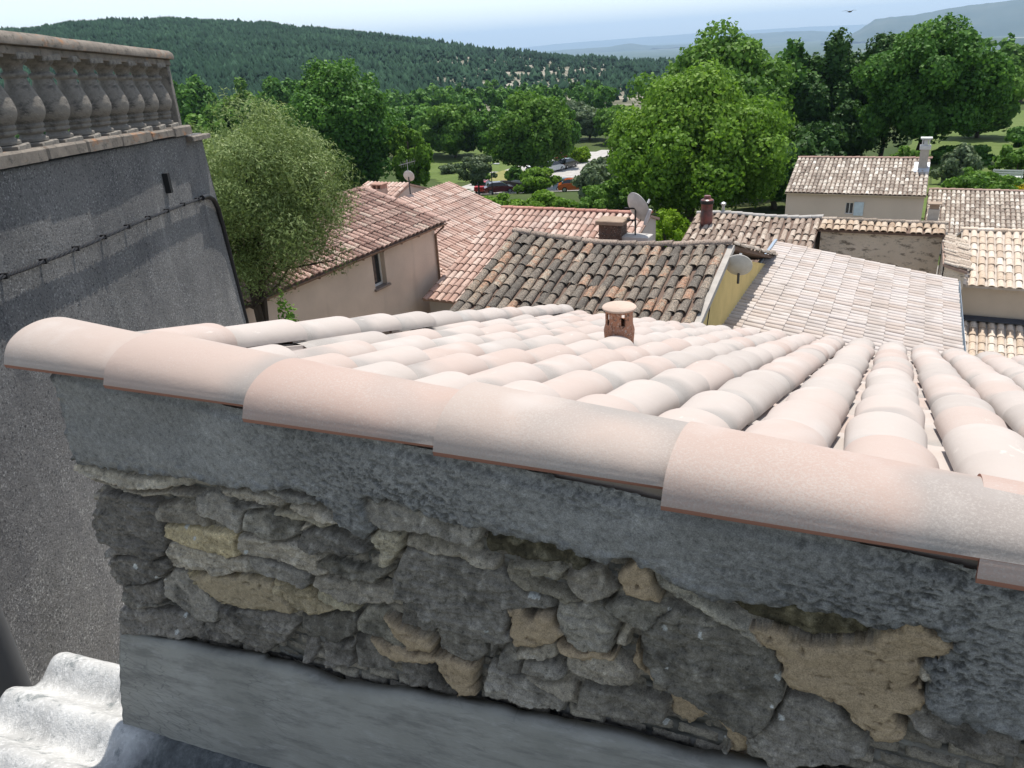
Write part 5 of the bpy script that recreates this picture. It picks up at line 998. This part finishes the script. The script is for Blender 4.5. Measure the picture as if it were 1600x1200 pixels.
def wood(name,azr,dr,n,seed,label,mat,hs=(6,10)):
    g_=np.random.default_rng(seed); az=np.radians(g_.uniform(*azr,n)); d=g_.uniform(*dr,n); x,y=np.sin(az)*d,np.cos(az)*d; z=ground(x,y); Ps=[];Ns=[];Ts=[]
    for i in range(n):
        h=g_.uniform(*hs); r=h*.42; P,nn,t,_,_=crown_pts(420,r,h,16,int(seed+i)); P[:,2]+=h*.5; P+=np.array([x[i],y[i],z[i]]); Ps.append(P);Ns.append(nn);Ts.append(np.clip(t+g_.normal(0,.15),0,1))
    V,Q=leaf_quads(np.concatenate(Ps),np.concatenate(Ns),np.full(420*n,.55)); return tag(np_mesh(name,V,Q,mat,attrs={'rnd':np.repeat(np.concatenate(Ts),4)}),label,'woodland',kind='stuff')
wood('woodland',(-66,-20),(215,345),230,601,'belt of leafy woodland filling the valley at the foot of the pine hill',L_dark)
wood('woodland',(1,22),(205,420),90,602,'leafy woodland on the rise beyond the meadow at the right edge',L_dark,(7,12))
# olive
tree('olive_tree','big feathery grey green olive tree between the terrace wall and the red roofed house',-11.55,11.35,-.62,2.25,L_olive,110000,.038,701,nb=150,bare=.40,trunk=.13,barkm=m_bark2,asp=.28,cat='tree',multi=2,zg=-7.4)
# bushes
def bush(label,x,y,ztop,r,mat,n,leaf,seed,name='bush',cat='bush',group='bushes among the houses and the car park',zg=None):
    zg=gz_(x,y)-.1 if zg is None else zg; H=ztop-zg; root=empty(name,(x,y,zg),0,label,cat,group); P,nn,t,C_,_=crown_pts(n,r,H*1.15,34,seed); P[:,2]+=H*.48; k=P[:,2]>0; P,nn,t=P[k],nn[k],t[k]
    V,Q=leaf_quads(P,nn,np.full(len(P),leaf)); np_mesh('foliage',V,Q,mat,root,attrs={'rnd':np.repeat(t,4)})
    mb=MB()
    for i in range(5): mb.tube([(0,0,0),(C_[i][0]*.5,C_[i][1]*.5,H*.35),(C_[i][0],C_[i][1],C_[i][2]*.8+H*.45)],[.06,.04,.02],5,False)
    mb.build('stem',m_bark,root)
bush('bright green rounded bush in front of the car park',-41.2,87.4,-14.0,3.0,L_bright,9000,.15,801)
bush('leafy green bush just behind the pink ridge, left part of the hedge',-29.6,56.5,-11.3,2.5,L_bright,9000,.11,802)
bush('leafy green bush just behind the pink ridge, middle of the hedge',-25.9,57.2,-11.1,2.6,L_bright,9000,.11,803)
bush('leafy green bush just behind the pink ridge, right part of the hedge',-22.2,57.6,-10.7,2.5,L_mid,9000,.11,804)
bush('large pale grey green shrub left of the big satellite dish',-26.2,70.4,-10.9,3.0,L_grey,8500,.15,805)
bush('dark shrub between the pale shrub and the rounded light green tree',-22.6,66.5,-11.2,2.7,L_mid,6500,.15,806)
bush('lime green bush beside the chimney of the brown roof',-12.1,43.3,-9.35,1.5,L_lime,5200,.07,807)
bush('small olive bush peeping over the ridge of the long house',-5.55,59.7,-8.1,.9,L_grey,2200,.08,808)
bush('dense dark bush between the garden shrubs and the meadow',7.6,72,-9.3,2.6,L_mid,6000,.13,831)
bush('spreading bush at the foot of the oak, its right side',3.4,78,-10.0,2.6,L_dark,6000,.14,832)
bush('tall bush on the meadow edge at the right of the frame',10.6,96,-10.2,3.0,L_dark,6000,.18,833)
bush('dark green shrub right of the tall white topped chimney',2.6,62.,-8.1,1.7,L_grey,4500,.11,809)
bush('broad rounded green shrub in the garden behind the annex',3.9,55.9,-8.55,2.1,L_mid,6000,.10,810)
bush('dark green round shrub at the right edge of the garden',6.6,65.7,-8.3,1.7,L_mid,4500,.11,811)
bush('bush covered in yellow flowers at the right edge',6.3,58.2,-9.75,.85,L_yel,2600,.07,812)
bush('shrub in shade under the oak, beside the chimney',-.6,72.,-9.6,1.7,L_mid,3000,.12,813)
bush('low grey bush casting a shadow on the lawn',-66.6,110,-16.9,2.1,L_grey,1800,.18,814)
bush('yellowish bush at the far side of the car park',-49.5,123,-15.9,2.2,L_lime,2600,.18,815)
bush('slender leafy shrub at the foot of the olive tree',-9.6,9.9,-4.0,.42,L_mid,4500,.035,816)
bush('low dark shrub beyond the lawn lamp',-55.8,99.5,-16.6,1.5,L_dark,2000,.15,817)
bush('grey green shrub on the right side of the car park',-35.2,96,-13.4,3.0,L_grey,6000,.2,818)
bush('dark shrub under the big tree at the left side of the car park',-51.,101.6,-16.2,1.7,L_dark,2500,.17,819)
# ================================================================ CARS
def car(label,x,y,rz,paint,kind=0):
    zg=gz_(x,y)+.07; root=empty('parked_car',(x,y,zg),rz,label,'car','cars parked around the car park')
    prof=[(-2.05,.30),(-2.08,.55),(-2.0,.86),(-1.75,.95),(-1.45,1.02),(-1.0,1.05),(-.95,1.05),(.95,1.0),(1.2,.93),(1.75,.82),(2.02,.66),(2.06,.42),(2.0,.28),(1.65,.26),(1.5,.5),(1.28,.58),(1.06,.5),(.92,.26),(-.92,.26),(-1.06,.5),(-1.28,.58),(-1.5,.5),(-1.65,.26)]
    def loft(mb,pr,w,tw,z0,z1):
        secs=[(-1,.0),(-.9,1.),(.9,1.),(1,.0)]; 
        V=[];n=len(pr)
        for s,_ in secs:
            for (a,b) in pr:
                k=(b-z0)/(z1-z0); yy=s*(w*(1-k)+tw*k); sh=.985 if abs(s)==1 else 1
                V.append((a*sh,yy,b if abs(s)<1 else z0+(b-z0)*.985))
        F=[tuple(range(n)),tuple(range(4*n-1,3*n-1,-1))]
        for q_ in range(3):
            for i in range(n): F.append((q_*n+i,q_*n+(i+1)%n,(q_+1)*n+(i+1)%n,(q_+1)*n+i))
        mb.add(V,F)
    mb=MB(); loft(mb,prof,.86,.80,.25,1.05); mb.build('body',paint,root)
    cab=[(-1.65,1.0),(-1.35,1.36),(-.9,1.46),(.15,1.46),(.55,1.34),(1.15,.97)] if kind==0 else [(-1.95,.98),(-1.85,1.5),(-1.6,1.6),(.2,1.6),(.6,1.45),(1.25,.95)]
    mb=MB(); loft(mb,cab,.80,.60,.95,1.5); mb.build('window_band',m_carglass,root)
    rp=[(-1.30,1.375),(-.9,1.475),(.15,1.475),(.48,1.375),(.15,1.44),(-.9,1.44)]; 
    if kind: rp=[(a-.25 if a<0 else a,b+.14) for a,b in rp]
    mb=MB(); loft(mb,rp,.64,.61,1.3,1.5); mb.build('roof',paint,root)
    for sx in (-1.28,1.28):
        for sy in (-1,1):
            mb=MB(); mb.tube([(sx,sy*.70,.31),(sx,sy*.87,.31)],.31,16); w=mb.build('wheel',m_tyre,root); mb=MB(); mb.tube([(sx,sy*.86,.31),(sx,sy*.885,.31)],.19,12); mb.build('rim',m_rim,w)
    for sy in (-1,1):
        mb=MB(); mb.bev(1.93,2.07,sy*.62-.14,sy*.62+.14,.56,.70,.02); mb.build('headlight',m_rim,root)
        mb=MB(); mb.bev(-2.09,-1.98,sy*.66-.1,sy*.66+.1,.62,.84,.02); mb.build('tail_light',m_redl,root)
def paint(name,c,metal=.2):
    m=M(name,.25,.6); m.color(c); m.b.inputs['Metallic'].default_value=metal; m.b.inputs['Coat Weight'].default_value=.6; return m.m
m_carglass=M('car_glass',.05,.7).color((.015,.018,.02)).m; m_tyre=plain('tyre',(.02,.02,.02),.9); m_rim=plain('alloy',(.45,.45,.46),.35,.7); m_redl=M('red_lens',.3).color((.35,.01,.01)).m
P_red,P_dred,P_white,P_blue,P_black=paint('red_paint',(.42,.012,.015)),paint('dark_red_paint',(.13,.008,.014)),paint('white_car_paint',(.62,.63,.64),0),paint('pale_blue_paint_car',(.22,.32,.45)),paint('black_paint',(.02,.02,.022))
car('dark red car parked right below the street lamp',-48.6,91.9,R(35),P_dred)
car('bright red car half hidden by the grey green tree left of the lamp',-51.9,93.9,R(100),P_red)
car('white car at the left in the shade of the big tree at the car park',-50.9,108.4,R(75),P_white)
car('white car nearer the gravel, right of the other white one',-49.9,112.3,R(75),P_white,1)
car('black car in the tree shade at the back of the car park',-49.2,116.5,R(80),P_black)
car('small red car beside the yellowish bush at the far end of the car park',-52.6,124.5,R(60),P_red)
car('pale blue car on the gravel right of the bright green bush',-38.6,92.0,R(15),P_blue)
car('orange red car mostly hidden in the hedge below the pale blue car',-36.0,87.6,R(20),paint('orange_paint',(.5,.09,.02)))
# street lamp
lx,ly=-47.0,87.0; lg=gz_(lx,ly); lamp=empty('street_lamp',(lx,ly,lg),R(20),'slim dark street lamp standing between the dark red car and the grey green tree','street lamp')
H_=-13.55-lg; mb=MB(); mb.tube([(0,0,0),(0,0,H_*.5),(0,0,H_)],[.075,.06,.045],10); mb.lathe([(.13,0),(.13,.25),(.08,.32)],n=10); mb.build('pole',plain('lamp_dark',(.04,.04,.045),.5,.4),lamp,True)
mb=MB(); mb.tube([(0,0,H_-.02),(.35,0,H_+.06),(.62,0,H_+.05)],.035,8); mb.bev(.4,1.1,-.16,.16,H_-.02,H_+.10,.04); mb.build('lamp_head',plain('lamp_head_grey',(.55,.56,.56),.5),lamp)
# low wall / shelter
wx,wy=-47.6,94.6; wg=gz_(wx,wy); lw=empty('garden_wall',(wx,wy,wg),R(-20),'low dark stone wall with a pale flat coping beside the dry grass','wall')
mb=MB(); mb.bev(-2.6,2.6,-.25,.25,-.2,1.25,.03); mb.build('masonry',plain('dark_masonry',(.12,.10,.085),.95,bump=.03,var=.4),lw)
mb=MB(); mb.bev(-.4,2.7,-.4,.5,1.25,1.4,.04); mb.build('coping',plain('pale_coping',(.46,.45,.42),.9),lw)
# white bench
bx,by=5.75,63.2; bgz=gz_(bx,by)+.06; be=empty('garden_bench',(bx,by,bgz),R(175),'white slatted garden bench on the grass at the right','bench')
for n_,bxs in (('seat',[(-.9,.9,-.2+.13*i,-.1+.13*i,.42,.45) for i in range(4)]),('backrest',[(-.9,.9,.30,.34,.52+.15*i,.62+.15*i) for i in range(3)]),('leg',[(-.85,-.78,-.2,.3,0,.42)]),('leg',[(.78,.85,-.2,.3,0,.42)]),('back_post',[(-.85,-.78,.28,.34,.42,.95),(.78,.85,.28,.34,.42,.95)])):
    mb=MB(); [mb.box(*b) for b in bxs]; mb.build(n_,m_white,be)
# bird
bv=MB(); 
bd=empty('bird',(-4.1,48.,.55),R(60),'small dark bird gliding in the sky above the far mountain','bird')
bv.lathe([(.004,-.16),(.02,-.12),(.035,-.04),(.03,.06),(.018,.11),(.014,.13),(.004,.17)],n=8,T=lambda p:(p[2],p[1],p[0]))
bv.add([(-.05,.02,.01),(.05,.02,.01),(.02,.22,.07),(-.05,.22,.07),(-.09,.42,.05),(-.05,.43,.05)],[(0,1,2,3),(3,2,5,4)]); bv.add([(-.05,-.02,.01),(.05,-.02,.01),(.02,-.22,.07),(-.05,-.22,.07),(-.09,-.42,.05),(-.05,-.43,.05)],[(0,3,2,1),(3,4,5,2)])
bv.add([(-.14,-.02,0),(-.14,.02,0),(-.26,.05,.0),(-.26,-.05,.0)],[(0,1,2,3)])
o=bv.build('body',plain('bird_dark',(.06,.055,.05),.8),bd); s_=o.modifiers.new('s','SOLIDIFY'); s_.thickness=.006
# ================================================================ HAZE
HZ=30500; mb=MB(); mb.box(-HZ,HZ,-2000,HZ,-900,480); hz=mb.build('haze',[],None); tag(hz,kind='stuff')
hm=bpy.data.materials.new('haze'); hm.use_nodes=True; t_=hm.node_tree; t_.nodes.remove(t_.nodes['Principled BSDF'])
pv_=t_.nodes.new('ShaderNodeVolumePrincipled'); pv_.inputs['Color'].default_value=(.56,.77,1,1); pv_.inputs['Density'].default_value=HAZE; pv_.inputs['Anisotropy'].default_value=.2
t_.links.new(pv_.outputs[0],t_.nodes['Material Output'].inputs['Volume']); hz.data.materials.append(hm)
